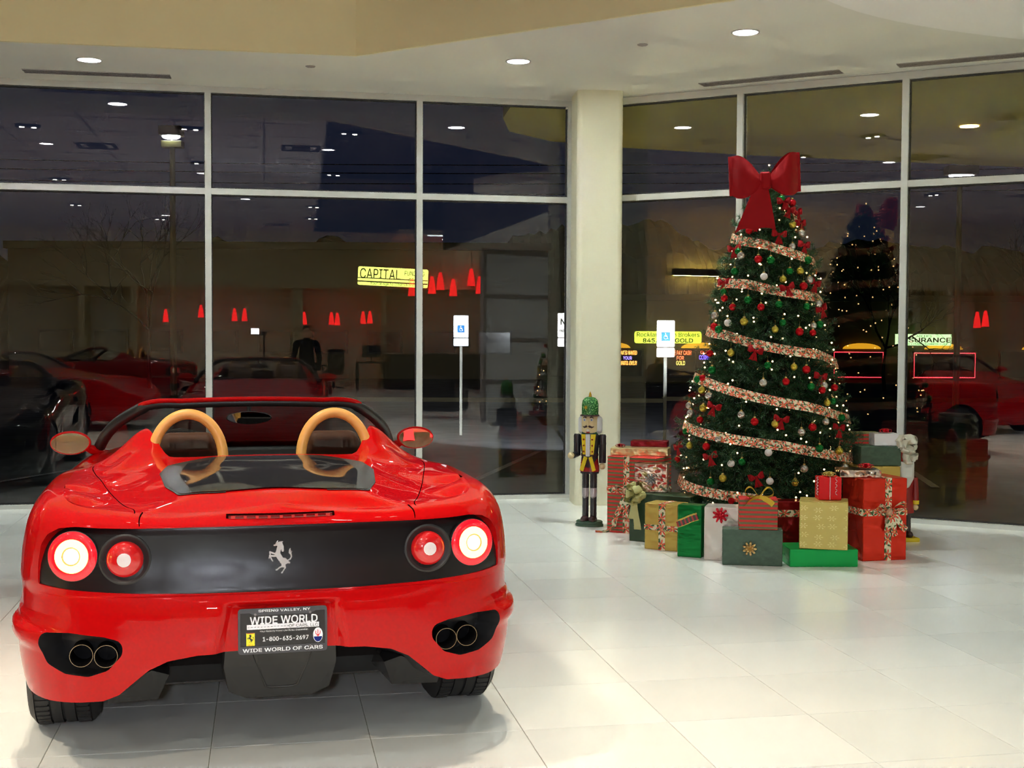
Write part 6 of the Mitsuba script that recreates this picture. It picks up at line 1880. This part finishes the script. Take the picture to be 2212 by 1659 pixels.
street_lamp(-9.6, 36, 7.10, 'lit street lamp on a yellowish pole behind the left glass wall', (14, 15, 17))
street_lamp(13.3, 38, 6.36, 'lit street lamp at the upper right behind the glass', (14, 15, 17), .9)
# canopy over the outside of the corner
cp = thing('entrance_canopy', 'olive lit round-ended canopy outside above the corner of the glass walls', 'canopy')
cpoly = Polygon([(.15, 13.1), (.62, 12.75), (10.5, 7.6), (14, 12), (12.0, 20.4), (7.75, 19.4), (3.3, 18.2), (1.5, 17.55), (.5, 17.0), (-.05, 16.2), (-.12, 15.2), (.0, 14.2)]).buffer(.3).buffer(-.3)
cpoly = cpoly.difference(hull.buffer(.12))
mat('m_canopy', diffuse(srgb(140, 130, 76)))
part(cp, 'soffit', prism(cpoly, 4.15, 4.28), 'm_canopy')
for x, y in ((5.55, 15.6), (9.0, 15.4)):
    part(cp, 'soffit_light', trimesh.creation.cylinder(.11, .01, sections=28).apply_translation([x, y, 4.143]), 'm_lamp', emit=(20, 13, 3.5), weight=.25)
for x, y, w_ in ((.98, 14.3, 26), (9.3, 14.6, 60), (5.9, 12.2, 30)):  # out of view, placed to light the canopy soffit from below
    t = thing('ground_uplight', 'unseen warm lamp on the ground outside, placed to light the canopy from below', 'uplight', 'unseen uplights placed to light the canopy')
    part(t, 'housing', lathe([(0, .0), (.08, .0), (.08, .10), (.07, .12), (0, .12)], 20), 'm_unseen_lamp_body', to_world=rz(0, x, y, gz(y)))
    scene[unique(f'{t}_beam')] = {'type': 'spot', 'to_world': T().look_at(origin=[x, y, gz(y) + .14], target=[x + .8 if x < 2 else x - 1.2, y + .6, 4.1], up=[0, 1, 0]), 'intensity': rgb(w_, w_ * .86, w_ * .42), 'cutoff_angle': 68, 'beam_width': 30, 'sampling_weight': .12}
solo('canopy_post', lathe([(.12, gz(16) - .1), (.12, 4.15)], 20), 'm_facade', 'round post carrying the canopy outside, beyond the right edge', 'post', to_world=rz(0, 12.4, 16.0, 0), smooth=40)
# wires and bare trees
for i, (za, zb_, sag) in enumerate(((10.2, 11.2, .9), (9.7, 10.7, .8), (9.1, 10.1, .7), (8.5, 9.5, .6))):
    solo('power_line', tube([(x, 62 + .02 * x, za + (zb_ - za) * (x + 40) / 90 - sag * (1 - ((x - 5) / 45) ** 2)) for x in np.linspace(-40, 50, 40)], .022, 4), 'm_dark', f'{["highest", "second highest", "third highest", "lowest"][i]} thin dark overhead wire against the dusk sky', 'wire', 'overhead wires')


def bare_tree(x, y, h, seed, label):
    g_ = np.random.default_rng(seed); tw = []
    def grow(p, d, L, r, n):
        q = p + d * L; tw.append(tube([p, (p + q) / 2 + g_.normal(0, .04 * L, 3), q], [r, r * .85, r * .65], 5, caps=False))
        if n == 0: return
        for _ in range(3 if n > 2 else 2):
            e = d + g_.normal(0, .42, 3) + [0, 0, .10]; e /= np.linalg.norm(e); grow(q, e, L * g_.uniform(.62, .82), r * .6, n - 1)
    grow(np.array([x, y, gz(y) - .1]), np.array([0, 0, 1.0]), h * .30, .10, 6)
    solo('bare_tree', cat(*tw), 'm_bark', label, 'tree')


bare_tree(21.5, 52, 7.5, 3, 'bare winter tree behind the glass at the right edge')
bare_tree(-16.5, 58, 9, 4, 'bare winter tree behind the glass at the left edge')
bare_tree(17.6, 60, 7.0, 8, 'bare winter tree farther back at the right')
